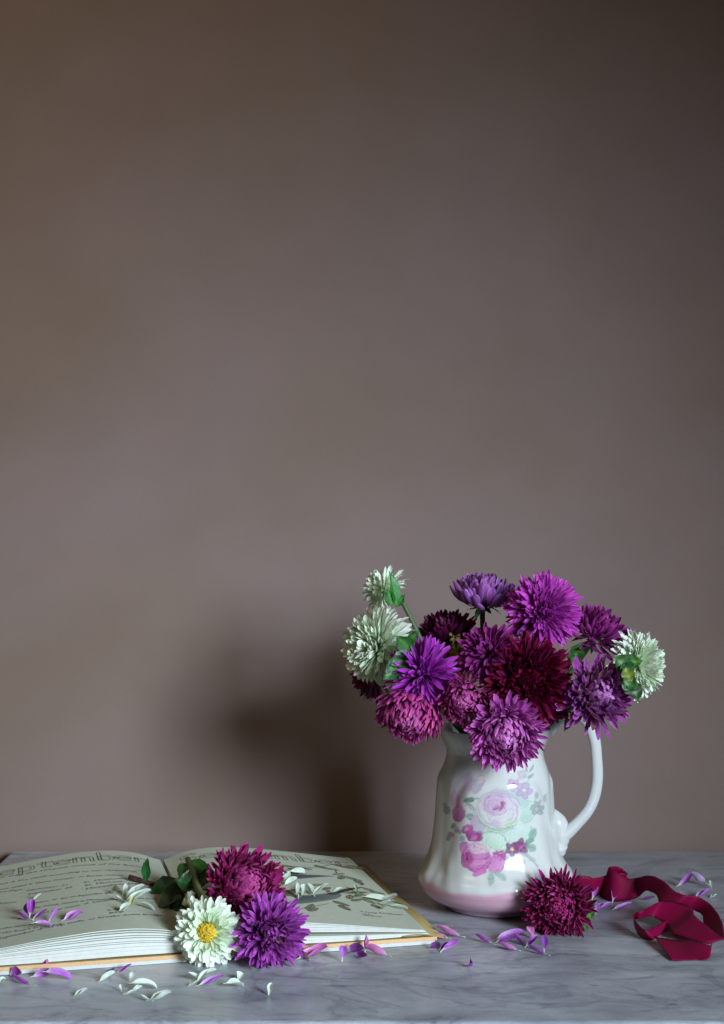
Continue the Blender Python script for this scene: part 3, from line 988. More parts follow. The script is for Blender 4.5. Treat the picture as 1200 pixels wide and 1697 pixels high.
    if bracts:
        bm = [leaf_mesh('bract', Rr * .62, Rr * .20, rg.uniform(-35, 45), .3, .0, GREEN[0] * rg.uniform(.7, 1.2), GREEN[1], 7, 5) for _ in range(3)]
        for k in range(bracts):
            ph = 2 * math.pi * k / bracts + rg.uniform(-.2, .2)
            rad = e1 * math.cos(ph) + e2 * math.sin(ph)
            t_ = math.radians(rg.uniform(85, 120))
            o = obj('bract', bm[k % 3], th_)
            place(o, C - base - a * Rr * .26 + rad * Rr * .08, a * math.cos(t_) + rad * math.sin(t_), a * math.sin(t_) - rad * math.cos(t_), [rg.uniform(.8, 1.25)] * 3)
    if stem:
        pts = catmull([tuple(C - a * Rr * .22)] + [tuple(C - a * Rr * .9)] + [tuple(p) for p in stem], 6)
        v_, f_ = tube(pts, [stem_r * 1.15 - stem_r * .3 * i / len(pts) for i in range(len(pts))], 8)
        sc_ = np.array(lin(stemcol or (78, 98, 58)))
        obj('stem', mesh('aster_stem', [p - base for p in v_], f_, m_stem, [sc_] * len(v_)), th_)
    for (pos, yv, nv_, L, W, bend, c1, c2) in leaves:
        o = obj('leaf', leaf_mesh('aster_leaf', L, W, bend, .3, .07, np.array(lin(c1)) * np.array((1.45, 1.15, .75)), np.array(lin(c2)) * np.array((1.45, 1.15, .75))), th_)
        place(o, Vector(pos) - base, yv, nv_)
    return th_

# palettes: tip, base, edge, inner
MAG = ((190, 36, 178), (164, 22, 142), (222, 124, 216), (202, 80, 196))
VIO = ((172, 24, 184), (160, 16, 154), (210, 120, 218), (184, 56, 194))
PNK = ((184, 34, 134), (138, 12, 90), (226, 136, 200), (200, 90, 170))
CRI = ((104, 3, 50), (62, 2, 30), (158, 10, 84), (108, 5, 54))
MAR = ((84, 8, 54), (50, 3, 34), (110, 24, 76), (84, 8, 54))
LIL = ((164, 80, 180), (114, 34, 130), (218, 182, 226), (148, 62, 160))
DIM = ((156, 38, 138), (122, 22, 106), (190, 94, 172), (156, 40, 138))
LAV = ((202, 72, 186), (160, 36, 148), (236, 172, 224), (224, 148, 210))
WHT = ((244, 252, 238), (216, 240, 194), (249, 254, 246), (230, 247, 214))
GRP = 'asters arranged in the china jug'
def instem(x, y, k):
    """stem path ending inside the jug"""
    return [Vector((JX + x, JY + y, 0.136)), Vector((JX + x * .8, JY + y * .8, 0.10)), Vector((JX + x * .4 + .005 * k, JY - y * .4, 0.012))]

SPREAD = dict(n=290, extra=240, th0=4, th1=114, L0=.62, L1=.99, W=.13, b0=30, b1=-10, cup=.32, tip=2.3, jit=11, pw=.85, twist=.7, shape=.64)
SPIDER = dict(n=210, th0=12, th1=110, L0=.75, L1=1.04, W=.14, b0=15, b1=-16, cup=.5, tip=2.0, jit=13, pw=.8, shape=.56, twist=.9)
BALL = dict(n=285, extra=150, th0=30, th1=106, L0=.66, L1=1.02, W=.150, b0=118, b1=98, cup=.38, tip=2.3, jit=8, pw=.95, rc=.42, sink=.36, shape=.64, twist=.5)
MOP = dict(n=290, extra=190, th0=10, th1=114, L0=.62, L1=.99, W=.165, b0=75, b1=36, cup=.32, tip=2.4, jit=11, pw=.9, rc=.30, shape=.66, twist=.6)
CUP = dict(n=160, th0=8, th1=88, L0=.74, L1=1.0, W=.24, b0=55, b1=76, cup=.4, tip=2.6, jit=6, rc=.38, sink=.28, shape=.66, twist=.3)
WHITE = dict(n=290, extra=210, th0=4, th1=120, L0=.66, L1=.98, W=.165, b0=35, b1=-16, cup=.22, tip=3.0, jit=11, pw=.85, wave=.06, shape=.72, twist=.5)
DAISY = dict(n=240, th0=46, th1=108, L0=.58, L1=.98, W=.19, b0=30, b1=-14, cup=.2, tip=3.0, jit=10, pw=.85, rc=.32, wave=.06, hole=.08, shape=.72, twist=.45)

def px_R(r, d): return r * 0.90 * d / FPX
def leafspec(p0, p1, nrm, W, bend, c1=(58, 122, 64), c2=(34, 84, 48)):
    d = Vector(p1) - Vector(p0)
    return (p0, d, nrm, d.length, W, bend, c1, c2)

aster('white aster turned away showing green bracts, topmost of the white blooms', GRP, P(632, 977, 1.205), (-.90, .10, .45), px_R(46, 1.205), WHT, dict(WHITE, n=230, extra=0), instem(-.026, .004, 1), 8, seed=1,
      leaves=[leafspec(P(656, 1004, 1.172), P(655, 946, 1.168), (.7, -.7, 0), .011, -25), leafspec(P(650, 1004, 1.170), P(642, 974, 1.166), (.1, -1, 0), .008, 10), leafspec(P(655, 1005, 1.20), P(672, 985, 1.20), (0, -1, .3), .007, 25)])
aster('large white aster with yellow eye facing away from the jug handle', GRP, P(618, 1072, 1.165), (-.80, -.55, .05), px_R(68, 1.165), WHT, dict(WHITE, hole=.04), instem(-.024, -.008, 0), 9, seed=2, disc=.26,
      leaves=[leafspec(P(668, 1052, 1.18), P(690, 1046, 1.175), (0, -.5, 1), .006, 15), leafspec(P(682, 1088, 1.128), P(634, 1128, 1.124), (.1, -1, .2), .017, 12, (44, 96, 54), (28, 66, 40)), leafspec(P(684, 1086, 1.130), P(646, 1104, 1.124), (-.1, -1, .3), .014, 10, (50, 108, 58), (30, 74, 44)), leafspec(P(684, 1078, 1.132), P(656, 1052, 1.128), (0, -1, -.2), .013, 15, (52, 112, 58), (32, 78, 46)), leafspec(P(676, 1066, 1.132), P(694, 1044, 1.128), (.2, -1, 0), .008, 15)])
aster('dark maroon aster hanging behind the large white one', GRP, P(612, 1122, 1.225), (-.75, .25, -.35), px_R(46, 1.225), MAR, dict(MOP, n=160, extra=0), instem(-.026, .012, 2), 6, seed=3)
aster('lilac cup-shaped aster standing tallest on its bare stem', GRP, P(803, 990, 1.20), (.05, -.16, 1.0), px_R(60, 1.20), LIL, CUP, instem(-.004, .01, 0), 9, seed=4, stemcol=(70, 60, 48))
aster('big bright purple aster with open spread petals above the crimson one', GRP, P(902, 1012, 1.15), (.06, -1, .22), px_R(66, 1.15), MAG, SPREAD, instem(.016, -.004, 1), 6, seed=5)
aster('half closed purple aster beside the white one near the handle', GRP, P(990, 1046, 1.18), (.35, -.45, .75), px_R(56, 1.18), DIM, dict(CUP, n=170, W=.17, th1=104, b1=46), instem(.028, .004, 1), 6, seed=6)
aster('dark maroon aster between the lilac cup and the large white one', GRP, P(737, 1048, 1.215), (-.25, -.35, .85), px_R(54, 1.215), MAR, dict(MOP, n=240, extra=0, W=.18), instem(-.014, .016, 0), 5, seed=7)
aster('vivid violet aster with long narrow pointed petals', GRP, P(702, 1116, 1.13), (-.02, -1, .12), px_R(63, 1.13), VIO, SPIDER, instem(-.018, -.014, 0), 5, seed=8,
      leaves=[leafspec(P(722, 1160, 1.15), P(745, 1142, 1.14), (0, -1, .2), .009, 20), leafspec(P(728, 1168, 1.15), P(742, 1160, 1.135), (0, -1, 0), .008, 10)])
aster('dusky purple aster with broad petals pressed against the crimson bloom', GRP, P(806, 1078, 1.140), (-.45, -.60, .55), px_R(54, 1.140), DIM, dict(MOP, n=220, extra=0, W=.19, b0=30, b1=-2), instem(0, 0, 1), 4, seed=9)
aster('large deep crimson aster at the centre of the bouquet', GRP, P(874, 1126, 1.132), (.05, -1, .10), px_R(75, 1.132), CRI, dict(MOP, n=295, extra=180, W=.15, th0=2, b0=70, b1=20, L0=.70, L1=.98, twist=1.8, jit=22, wave=.14), instem(.01, -.016, 0), 5, seed=10)
aster('brighter crimson aster tucked under the deep crimson bloom', GRP, P(914, 1160, 1.16), (.25, -.75, -.45), px_R(48, 1.16), ((150, 14, 92), (96, 6, 58), (184, 50, 122), (120, 10, 74)), dict(MOP, n=170, extra=0, W=.19), instem(.024, -.012, 0), 4, seed=11,
      leaves=[leafspec(P(946, 1185, 1.165), P(934, 1212, 1.16), (.3, -1, 0), .007, 10)])
aster('small rounded pink aster between the violet and crimson blooms', GRP, P(768, 1160, 1.118), (-.12, -.95, -.05), px_R(46, 1.118), PNK, dict(BALL, n=240, extra=0), instem(-.006, -.022, 0), 4, seed=12)
aster('rounded pink aster with incurved petals drooping lowest opposite the handle', GRP, P(679, 1186, 1.135), (-.20, -.62, -.62), px_R(60, 1.135), PNK, dict(BALL, th1=108), instem(-.022, -.020, 0), 5, seed=13)
aster('pale purple aster hanging over the jug rim above the rose print', GRP, P(839, 1214, 1.112), (-.02, -.92, -.25), px_R(65, 1.112), LAV, dict(MOP, b0=115, b1=66, W=.145, th0=22, L1=1.04), instem(.004, -.026, 0), 4, seed=14)
aster('half open lilac aster with browned petals drooping over the handle', GRP, P(990, 1152, 1.13), (.12, -.86, .20), px_R(64, 1.13), ((176, 58, 170), (138, 34, 130), (222, 164, 216), (204, 140, 204)), dict(CUP, n=230, W=.165, th0=12, th1=112, b0=75, b1=66, jit=12, brown=.10, twist=.6, L0=.66, L1=1.02, rc=.32), instem(.028, -.012, 0), 5, seed=15)
aster('white aster facing outwards above the jug handle', GRP, P(1062, 1100, 1.17), (.86, -.50, .10), px_R(60, 1.17), WHT, dict(WHITE, th1=110), instem(.030, .006, 0), 8, seed=16,
      leaves=[leafspec(P(1046, 1112, 1.128), P(1014, 1086, 1.124), (0, -1, .3), .014, 12, (46, 100, 56), (30, 72, 44)), leafspec(P(1048, 1118, 1.126), P(1026, 1104, 1.120), (.1, -1, .1), .015, 12, (42, 92, 52), (28, 66, 42)), leafspec(P(1050, 1120, 1.124), P(1032, 1146, 1.118), (0, -1, .2), .015, 15, (46, 98, 54), (28, 68, 42)), leafspec(P(1044, 1126, 1.122), P(1058, 1166, 1.118), (.2, -1, 0), .012, 18, (40, 88, 50), (26, 62, 38)),
              leafspec(P(1036, 1106, 1.116), P(1046, 1132, 1.112), (0, -1, .2), .010, 15, (96, 124, 48), (66, 100, 42)), leafspec(P(1030, 1100, 1.128), P(1066, 1096, 1.124), (0, -1, .4), .012, 10), leafspec(P(1024, 1128, 1.124), P(1060, 1140, 1.118), (0, -1, .3), .013, 10)])
aster('pale yellow aster half hidden behind the violet and crimson blooms', GRP, P(762, 1092, 1.20), (.0, -1, .1), px_R(42, 1.20), ((200, 186, 96), (170, 160, 60), (214, 206, 130), (190, 170, 60)), dict(DAISY, n=80), instem(-.008, .02, 0), 3, seed=17, disc=.3)
# stray leaves inside the bouquet, on stems of their own
def sprig(label, stem, leaves, seed):
    base = Vector(stem[-1])
    t = thing('leafy_sprig', label, 'leaf sprig', base, 'green sprigs among the asters')
    pts = catmull([tuple(p) for p in stem], 6)
    v_, f_ = tube(pts, .0013, 7)
    obj('stem', mesh('sprig_stem', [p - base for p in v_], f_, m_stem, [lin((70, 96, 54))] * len(v_)), t)
    for (pos, yv, nv_, L, W, bend, c1, c2) in leaves:
        o = obj('leaf', leaf_mesh('sprig_leaf', L, W, bend, .3, .07, np.array(lin(c1)) * np.array((1.45, 1.15, .75)), np.array(lin(c2)) * np.array((1.45, 1.15, .75))), t)
        place(o, Vector(pos) - base, yv, nv_)
sprig('dark green leaves showing between the big purple and half closed purple asters', [P(952, 1082, 1.165)] + instem(.022, 0, 0),
      [leafspec(P(952, 1095, 1.165), P(936, 1088, 1.15), (0, -1, .3), .009, 10), leafspec(P(952, 1090, 1.165), P(962, 1064, 1.16), (0, -1, .1), .011, 10), leafspec(P(952, 1100, 1.165), P(944, 1080, 1.145), (0, -1, .1), .010, 15), leafspec(P(950, 1110, 1.16), P(972, 1098, 1.155), (0, -1, .3), .010, 15)], 1)
sprig('dark green leaves behind the large white aster beside the violet one', [P(690, 1090, 1.195)] + instem(-.022, .01, 0),
      [leafspec(P(690, 1085, 1.195), P(664, 1075, 1.19), (0, -1, .3), .014, 10), leafspec(P(692, 1095, 1.195), P(662, 1110, 1.19), (0, -1, .2), .014, 10), leafspec(P(690, 1080, 1.195), P(680, 1048, 1.19), (0, -1, .1), .012, 15)], 2)

# asters lying on the book and the table
GRP2 = 'cut asters lying on the book and table'
def onpage(px, py, h=0.0):
    u, v_ = px_uv(px, py)
    return bookpt(u, v_, page_z(min(max(u, -PW), PW), v_) + h)
cR = onpage(408, 1508, .026)
aster('crimson pink aster resting on the open book beside its leafy stem', GRP2, P(408, 1466, cR.y), (.42, -.72, .40), px_R(66, cR.y), ((178, 30, 118), (126, 14, 80), (212, 96, 164), (194, 82, 152)), dict(BALL, b0=115, b1=78, th1=108),
      [P(330, 1478, cR.y - .005), onpage(285, 1484, .004), onpage(214, 1460, .003)], 6, seed=21, stemcol=(78, 52, 48), stem_r=.0024,
      leaves=[leafspec(onpage(240, 1470, .004), P(253, 1418, onpage(240, 1470).y - .004), (-.5, -.8, .2), .0095, 25, (40, 136, 64), (28, 112, 54)),
              leafspec(onpage(300, 1470, .006), onpage(252, 1490, .007), (.1, -.7, 1), .018, -25, (48, 112, 60), (30, 82, 48)),
              leafspec(onpage(320, 1480, .008), onpage(262, 1508, .004), (.1, -.4, 1), .018, -10, (52, 84, 46), (40, 60, 34)),
              leafspec(onpage(330, 1476, .010), onpage(282, 1512, .006), (0, -.6, 1), .020, -20, (34, 78, 44), (24, 58, 34)),
              leafspec(onpage(345, 1470, .012), onpage(300, 1500, .010), (0, -.6, 1), .018, -20, (30, 66, 40), (22, 48, 30)),
              leafspec(P(352, 1458, cR.y), P(345, 1437, cR.y + .005), (0, -1, 0), .006, 10, (110, 110, 60), (70, 80, 44))])
dS = 1.030
aster('white aster with a yellow eye propped against the open book', GRP2, P(343, 1545, dS), (-.03, -.97, .22), px_R(56, dS), WHT, DAISY,
      [P(345, 1500, dS + .012), P(330, 1478, 1.075), P(318, 1440, 1.125), P(311, 1424, 1.150)], 7, seed=22, disc=.29, stem_r=.0026, stemcol=(92, 104, 58),
      leaves=[leafspec(P(312, 1428, 1.146), P(352, 1446, 1.135), (.1, -.8, .8), .011, -15, (56, 122, 62), (36, 92, 50)), leafspec(P(313, 1430, 1.144), P(296, 1448, 1.125), (-.2, -.8, .6), .010, -20, (50, 114, 60), (34, 84, 48)),
              leafspec(P(324, 1458, 1.115), P(362, 1452, 1.105), (0, -.7, .8), .014, -15, (36, 80, 46), (24, 56, 34)), leafspec(P(326, 1470, 1.10), P(290, 1455, 1.10), (0, -.7, .8), .014, -15, (34, 84, 48), (24, 62, 38)),
              leafspec(P(330, 1480, 1.085), P(302, 1522, 1.062), (0, -1, .4), .016, 10, (58, 76, 40), (36, 52, 30)), leafspec(P(334, 1490, 1.07), P(300, 1500, 1.062), (0, -1, .5), .014, 10, (96, 96, 40), (44, 58, 30))])
dT = 1.032
aster('wilting violet aster slumped against the front of the book', GRP2, P(449, 1546, dT), (.30, -.86, .18), px_R(69, dT), ((170, 54, 180), (138, 32, 142), (216, 148, 220), (188, 88, 190)), dict(SPREAD, n=280, extra=60, W=.145, jit=15, tip=2.6, b0=60, b1=25, hole=.04, brown=.06, twist=.9),
      None, 5, seed=23, disc=.15)
dQ = 1.112
aster('crimson purple aster lying on the marble against the jug foot', GRP2, P(926, 1502, dQ), (-.25, -.92, .12), px_R(58, dQ), ((172, 30, 118), (112, 10, 74), (216, 112, 168), (160, 28, 110)), dict(SPREAD, th0=20, b0=100, b1=74, L0=.66, L1=1.04, W=.120, cup=.75, rc=.32),
      None, 7, seed=24,
      leaves=[leafspec(P(965, 1510, dQ + .01), P(985, 1526, dQ), (.2, -.8, .5), .010, 15, (66, 132, 66), (40, 96, 50)), leafspec(P(960, 1525, dQ + .01), P(974, 1545, dQ), (.2, -.8, .5), .007, 10, (66, 122, 60), (40, 96, 50)), leafspec(P(965, 1500, dQ + .012), P(990, 1500, dQ + .01), (.1, -.8, .5), .006, 20, (58, 118, 60), (40, 90, 50))])

# ------------------------------------------------------------------ fallen petals
def petal_variant(L, W, bend, cols, claw, rg, cup=.6):
    return petal_mesh('fallen_petal', L, W, bend, cup, 2.4, lin(cols[0]), lin(cols[1]), lin(cols[2]), m_loose, claw=claw, twist=rg.uniform(-.8, .8), rows=9, wave=.08, curl_pow=1.2, shape=.6)
LP = ((172, 84, 196), (206, 150, 214), (208, 160, 218))
LP2 = ((138, 48, 164), (170, 90, 186), (184, 120, 200))
LK = ((196, 98, 176), (222, 160, 204), (214, 140, 196))
LW = ((216, 228, 220), (190, 214, 170), (226, 236, 230))
rgp = random.Random(5)
def fallen(label, group, spots, on_book=False, own={}):
    for n_, (px, py, Lpx, Wpx, ang, bend, pal, roll, pitch) in enumerate(spots):
        if on_book:
            p = onpage(px, py); sz = p.z
        else:
            p = G(px, py); sz = 0.0
        k = p.y / FPX
        L, W = Lpx * k * 1.12, Wpx * k * 1.28
        me = petal_variant(L, W * rgp.uniform(.8, 1.2), bend * rgp.uniform(1.0, 1.7), pal, .22 if Lpx > 22 else .1, rgp)
        o = obj('fallen_petal', me)
        tag(o, own.get(n_, label), 'petal', group)
        # direction in the picture -> direction on the surface (foreshortened)
        a = math.radians(ang)
        yv = Vector((math.cos(a), math.sin(a) * 1.6, 0)).normalized()
        yv = Vector((yv.x, yv.y, math.tan(math.radians(pitch * (.55 if pitch < 25 else .8))))).normalized()
        z = Vector((0, 0, 1)); z = (z - yv * z.dot(yv)).normalized()
        x = yv.cross(z)
        ro = math.radians(roll)
        z2 = z * math.cos(ro) + x * math.sin(ro)
        M = place(o, p, yv, z2)
        mid = sum((M @ v_.co for v_ in me.vertices), Vector()) / len(me.vertices)
        sh = Vector((p.x - mid.x, p.y - mid.y, 0))
        if on_book:
            def srf(q):
                g = q - BO
                u = g.dot(BU); v2 = g.dot(BV)
                if u > PW or v2 < 0: return .0
                return page_z(min(max(u, -PW), PW), min(max(v2, 0), PH))
            lift = max(srf(M @ v_.co + sh) - (M @ v_.co).z for v_ in me.vertices)
        else:
            lift = max(-(M @ v_.co).z for v_ in me.vertices)
        o.matrix_local = Matrix.Translation(sh + Vector((0, 0, lift + .0003))) @ M
GF = 'fallen aster petals'
fallen('purple petal in the small upright cluster on the written page', GF, [
    (52, 1520, 30, 11, 85, 10, LP2, 20, 60), (47, 1518, 26, 10, 100, -10, LP2, -20, 60), (66, 1522, 30, 8, 25, 30, LP2, 30, 20), (40, 1527, 30, 8, 170, 20, LP2, 0, 8),
    (72, 1540, 34, 6, 10, -50, LP, 40, 10), (88, 1526, 30, 5, 75, 60, LP, 30, 25), (121, 1524, 36, 15, 18, 20, LP, 25, 5)], True, {3: 'flat purple petal with a white tail beside the upright cluster on the written page', 4: 'thin bowed lilac petal lying below the purple cluster on the written page', 5: 'thin upright lilac petal curling above the bowed one on the written page', 6: 'broad lilac petal lying by itself on the written page', 2: 'narrow purple petal leaning out of the upright cluster on the written page'})
fallen('white petal in the broken white flower on the written page', GF, [
    (62, 1492, 20, 6, 10, 40, LW, 20, 15), (190, 1482, 32, 10, -35, 25, LW, 15, 10), (206, 1482, 26, 6, 95, 15, LW, 30, 30), (228, 1480, 26, 7, 10, 20, LW, 0, 8), (230, 1496, 46, 10, 12, 20, LW, 20, 12),
    (243, 1506, 38, 8, -25, -20, LW, 10, 8), (207, 1512, 24, 9, 15, 30, LW, 10, 10), (216, 1488, 24, 7, 50, 20, LW, 40, 35), (212, 1500, 26, 7, -70, 30, LW, -30, 25), (198, 1494, 24, 6, 160, 20, LW, 0, 10), (218, 1503, 20, 6, 70, 20, ((204, 196, 110), (170, 190, 110), (214, 214, 150)), 0, 30)], True, {0: 'small white petal just above the purple cluster on the written page', 4: 'longest white petal reaching over the broken white flower on the written page', 5: 'white petal pointing at the book gutter from the broken white flower', 6: 'short white petal at the front of the broken white flower on the page', 1: 'broad white petal reaching away from the gutter in the broken white flower', 10: 'small yellowish floret in the middle of the broken white flower'})
fallen('white petal scattered over the drawn grey bird', GF, [
    (495, 1450, 34, 9, 0, -60, LW, 60, 10), (474, 1464, 24, 10, 40, 50, LW, 20, 20), (482, 1470, 26, 9, 15, 30, LW, 10, 8), (468, 1462, 20, 9, 80, 50, LW, 20, 20), (492, 1485, 28, 8, 110, 40, LW, 20, 30), (504, 1482, 20, 8, 80, 20, LW, 20, 30), (514, 1482, 32, 9, 140, 25, LW, 20, 20),
    (531, 1483, 44, 7, 38, 10, LW, 10, 12), (557, 1483, 26, 9, 5, 20, LW, 10, 5), (498, 1490, 18, 5, 60, 20, LW, 0, 20), (590, 1478, 22, 5, 110, 20, ((180, 206, 150), (150, 190, 120), (200, 220, 180)), 0, 20), (594, 1490, 26, 6, -40, 20, ((170, 196, 140), (150, 190, 120), (190, 210, 170)), 0, 5)], True, {0: 'arched white petal on the drawing nearest the outlined heading', 7: 'long straight white petal lying slantwise across the bird drawing', 8: 'flat white petal alone between the drawn bird and drawn leaves', 10: 'upright greenish petal standing among the drawn willow leaves', 11: 'flat greenish petal lying on the drawn willow leaves'})
fallen('white petal in the small pile near the illustrated page edge', GF, [
    (626, 1494, 46, 8, -5, -25, LW, 30, 5), (640, 1503, 34, 8, -25, 15, LW, 10, 0), (644, 1498, 38, 8, -15, 25, LW, 10, 0), (660, 1506, 40, 9, -22, 8, LW, 10, -14), (634, 1508, 22, 6, -60, 20, LW, 10, 5)], True, {0: 'long white petal on the drawing, farthest from the page edge in its pile', 3: 'white petal overhanging the edge of the illustrated page', 4: 'smallest white petal in the pile near the illustrated page edge'})
fallen('purple petal on the marble close to the written page', GF, [
    (25, 1619, 28, 13, -12, 20, LP2, 50, 15), (36, 1632, 46, 9, 172, 20, LP2, 20, 4), (70, 1621, 36, 12, 12, 30, LP, 45, 12), (97, 1624, 46, 11, -12, -30, LP, 40, 10), (76, 1610, 22, 12, -75, 20, LK, 30, 40),
    (182, 1616, 34, 6, -25, 25, LP2, 20, 6), (206, 1611, 34, 6, 38, 10, LP2, 20, 10)], own={0: 'short broad purple petal tilted on the marble below the book cover', 1: 'long flat dark purple petal on the marble below the book cover', 2: 'curved lilac petal standing beside the wavy one below the book cover', 3: 'wavy lilac petal with a pointed tip below the book cover', 4: 'small pinkish petal propped against the book cover edge', 5: 'thin violet petal forming one arm of a V on the marble', 6: 'thin violet petal forming the raised arm of a V on the marble'})
fallen('white petal among the scattered ones on the marble near the violet V', GF, [
    (4, 1630, 16, 8, 40, 20, LW, 10, 10), (178, 1627, 32, 9, 28, 25, LW, 20, 14), (218, 1626, 16, 9, 85, 20, LW, 20, 40), (240, 1642, 46, 10, 4, -25, LW, 25, 6), (228, 1644, 20, 8, 30, 30, LW, 10, 10), (213, 1651, 28, 6, 5, 25, LW, 10, 4), (201, 1643, 14, 5, 120, 20, LW, 0, 30),
    (134, 1651, 26, 8, 20, 25, LW, 15, 5), (240, 1659, 26, 6, 172, 25, LW, 5, 4), (266, 1659, 40, 14, 8, 18, LW, 10, 5)], own={0: 'white petal scrap beside the flat dark purple petal', 1: 'white petal touching the thin violet V on the marble', 2: 'small upright white petal behind the arched white one', 3: 'arched white petal in the middle of the scattered white petals', 7: 'small white petal lying alone on the marble, apart from the violet V', 9: 'broadest white petal on the marble near the table front edge', 8: 'narrow white petal end to end with the broadest one'})
fallen('white petal heaped on the marble before the yellow-eyed white aster', GF, [
    (325, 1626, 34, 8, 175, 20, LW, 10, 8), (340, 1622, 42, 8, 12, 20, LW, 30, 14), (335, 1628, 30, 8, 40, 30, LW, 10, 20), (350, 1634, 46, 9, 12, 25, LP, 30, 5), (320, 1634, 20, 5, 30, 20, LW, 0, 4), (345, 1616, 30, 6, -10, 20, LW, 0, 10)], own={3: 'lilac petal lying under the white heap before the yellow-eyed aster', 4: 'short white petal in front of the heap by the lilac petal'})
fallen('small white petal on bare marble before the wilting violet aster', GF, [
    (390, 1639, 34, 10, 8, -40, LW, 40, 8), (399, 1624, 16, 11, 60, 30, LW, 20, 20), (448, 1648, 20, 9, 75, 30, LW, 20, 35)], own={0: 'arched white petal on bare marble beside the lilac one', 1: 'small round white petal behind the arched white one', 2: 'tiny upright white petal standing alone before the wilting violet aster'})
fallen('purple petal on the marble along the front of the book', GF, [
    (515, 1590, 46, 16, 15, 15, LK, 20, 10), (525, 1588, 42, 14, 10, 40, LK, 40, 16), (505, 1592, 22, 12, 175, 40, ((120, 80, 84), (150, 100, 130), (150, 110, 120)), 20, 20), (568, 1592, 26, 11, 95, 10, LP, 20, 50), (588, 1582, 40, 13, -20, 25, LP2, 30, 14), (598, 1588, 34, 10, -30, 15, LP2, 40, 8), (606, 1580, 30, 7, 110, 30, ((150, 50, 130), (170, 80, 160), (180, 100, 170)), 20, 55), (624, 1584, 44, 14, 172, 22, LK, 30, 10)], own={0: 'lower pink petal of the pink tuft beside the wilting aster', 1: 'upper pink petal of the pink tuft beside the wilting aster', 2: 'brownish withered petal at the end of the pink tuft', 3: 'purple petal standing upright alone in front of the book', 6: 'thin magenta petal sticking up in front of the book', 7: 'broad pink petal with a white tail in front of the book'})
fallen('purple petal on the marble at the book corner', GF, [
    (706, 1560, 34, 12, -50, -30, LP, 30, 20), (720, 1574, 26, 12, -20, 20, LP2, 20, 10), (744, 1554, 46, 13, 178, 20, LK, 20, 12), (730, 1558, 30, 9, 190, 20, ((160, 50, 110), (170, 80, 140), (180, 90, 150)), 20, 8), (746, 1576, 40, 9, 60, 90, LP, 60, 20), (738, 1574, 24, 10, 20, 20, LP2, 10, 6)], own={0: 'bent purple petal leaning on the book corner', 1: 'short folded purple petal in front of the book corner', 2: 'broad pink petal with a white tail beside the book corner', 3: 'reddish petal half under the broad pink one at the book corner', 4: 'tightly curled lilac petal near the book corner', 5: 'small dark purple petal inside the curled lilac one'})
fallen('purple petal in the heap between the book corner and jug-side aster', GF, [
    (802, 1563, 36, 9, 165, 25, LP2, 30, 6), (845, 1560, 52, 13, 8, 15, LP, 25, 10), (838, 1566, 40, 9, -8, 20, LP2, 10, 5), (843, 1576, 34, 9, 175, 20, LK, 20, 6), (862, 1566, 34, 9, 150, 25, LP2, 20, 14), (882, 1568, 34, 7, 35, 15, LP2, 20, 18), (892, 1582, 36, 8, 165, 20, LP2, 20, 6), (902, 1578, 30, 10, 85, 10, LP2, 20, 50), (879, 1554, 20, 12, 130, 20, LK, 20, 40)], own={0: 'dark purple petal nearest the book in the heap before the jug', 1: 'largest lilac petal in the heap on the marble before the jug', 3: 'pink petal with a pale tip in the heap before the jug', 7: 'purple petal standing up at the end of the heap by the jug-side aster', 6: 'flat dark purple petal in front of the standing one', 8: 'short pink petal touching the jug-side aster'})
fallen('single small purple petal alone on the open marble', None, [(779, 1604, 18, 14, -40, 50, LP2, 20, 10)])
fallen('lilac petal between the jug-side aster and the ribbon', GF, [
    (985, 1490, 32, 9, 65, 10, LP, 20, 40), (1004, 1486, 34, 9, 118, 20, LP2, 10, 50), (1018, 1494, 28, 10, 65, 10, LP, 20, 40), (1000, 1508, 34, 11, 10, 20, LP, 20, 6), (1032, 1508, 38, 7, 12, 15, LP, 20, 8), (989, 1514, 24, 9, 75, 15, LP, 20, 30), (1074, 1494, 30, 8, -35, 15, LP, 20, 8)], own={1: 'dark purple petal standing up between the aster and the ribbon', 4: 'thin flat lilac petal reaching out towards the ribbon coil', 6: 'small lilac petal under the arch of the ribbon', 3: 'broad flat lilac petal lying beside the aster bracts'})
fallen('lilac petal on the marble behind the ribbon', GF, [
    (1136, 1471, 36, 10, 15, 60, LP, 30, 20), (1158, 1467, 34, 11, 175, 30, ((190, 160, 206), (200, 180, 210), (210, 190, 220)), 20, 20), (1166, 1488, 34, 10, 10, 25, LP, 20, 14), (1178, 1472, 16, 4, 95, 10, LW, 0, 40), (1183, 1488, 14, 5, 20, 10, LW, 0, 10)], own={0: 'lilac petal curving up behind the ribbon', 1: 'palest lilac petal behind the ribbon', 2: 'lilac petal lying flat just behind the ribbon bend', 3: 'tiny upright white floret behind the ribbon', 4: 'tiny flat white floret behind the ribbon'})

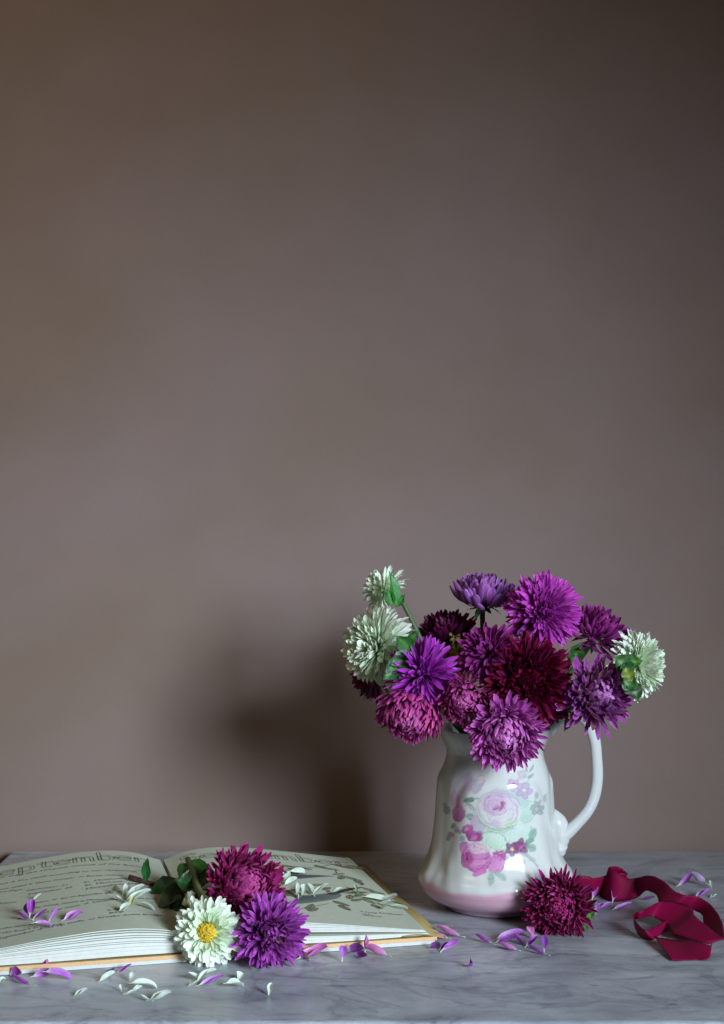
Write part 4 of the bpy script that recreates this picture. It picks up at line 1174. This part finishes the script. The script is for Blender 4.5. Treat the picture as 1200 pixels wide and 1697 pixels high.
# ------------------------------------------------------------------ velvet ribbon
def rz(x, y, h): return G(840 + x / 3.3333, 1400 + y / 3.3333, h / 100)
main = [((350, 300, 0), (355, 190, 1.7)), ((420, 300, 0), (425, 172, 2.0)), ((485, 292, 0), (492, 186, 1.7)), ((560, 262, 0), (610, 160, 1.7)), ((640, 240, .1), (668, 158, 1.7)), ((580, 235, .1), (615, 122, 2.2)),
        ((512, 272, 0), (562, 127, 2.4)), ((560, 312, 0), (592, 140, 2.4)), ((650, 318, 0), (672, 182, 1.9)), ((722, 292, .2), (738, 180, 2.0)), ((765, 252, 1.2), (795, 174, 2.6)),
        ((822, 272, 1.3), (868, 203, 2.5)), ((845, 322, 1.0), (925, 252, 2.1)), ((905, 348, .9), (985, 280, 1.9)), ((1000, 350, .8), (1060, 290, 1.7)), ((1075, 385, .5), (1132, 335, 1.4)),
        ((1085, 432, .25), (1182, 412, 1.0)), ((1100, 485, .2), (1200, 485, .8)), ((1118, 543, .35), (1200, 520, .7)), ((1010, 520, .45), (1110, 452, 1.0)), ((912, 490, .45), (1040, 398, 1.2)),
        ((880, 440, .5), (1010, 345, 1.3)), ((800, 395, .8), (860, 312, 1.6)), ((728, 410, 1.0), (755, 358, 1.7)), ((700, 430, .5), (700, 388, 1.3)), ((735, 505, .1), (722, 440, 1.0)), ((800, 530, .05), (775, 470, .9)), ((850, 500, .05), (860, 430, .7)), ((925, 458, .05), (935, 385, .8)), ((985, 420, .05), (990, 360, .7))]
tail = [((1128, 560, .1), (1130, 540, .35)), ((1112, 638, .02), (1118, 556, .45)), ((1050, 640, .02), (1045, 540, .55)), ((980, 642, .02), (930, 530, .30)), ((912, 645, .02), (815, 507, .55))]
V, F, C = [], [], []
for strip, sub in ((main, 10), (tail, 10)):
    A = catmull([tuple(rz(*a_)) for a_, b_ in strip], sub); B = catmull([tuple(rz(*b_)) for a_, b_ in strip], sub)
    nc = 9
    b0 = len(V)
    rgv = random.Random(3)
    for i, (p, q) in enumerate(zip(A, B)):
        p, q = Vector(p), Vector(q)
        p.z = max(p.z, .0006); q.z = max(q.z, .0006)
        j0, j1 = rgv.uniform(-.022, .012), rgv.uniform(-.012, .022)
        for k in range(nc):
            t = k / (nc - 1)
            t = j0 if k == 0 else (1 + j1 if k == nc - 1 else t)
            w_ = p.lerp(q, t)
            w_ = w_ + Vector((0, -.0008 * math.sin(math.pi * t) + .0003 * math.sin(i * .11 + t * 3), .0004 * math.sin(i * .17 + 4 * t)))
            w_.z = max(w_.z, .0005)
            V.append(w_)
            e = abs(t - .5) * 2
            C.append(np.array(lin((118, 2, 52))) * (1 - .25 * (e > .9)))
    F += [tuple(i + b0 for i in q) for q in grid_faces(len(A), nc)]
base = rz(900, 480, 0)
rib = obj('ribbon', mesh('ribbon', [p - base for p in V], F, m_velvet, C), None, base)
sol = rib.modifiers.new('thickness', 'SOLIDIFY'); sol.thickness = 0.0005; sol.offset = 1
tag(rib, 'crumpled crimson velvet ribbon trailing over the marble beside the jug', 'ribbon')
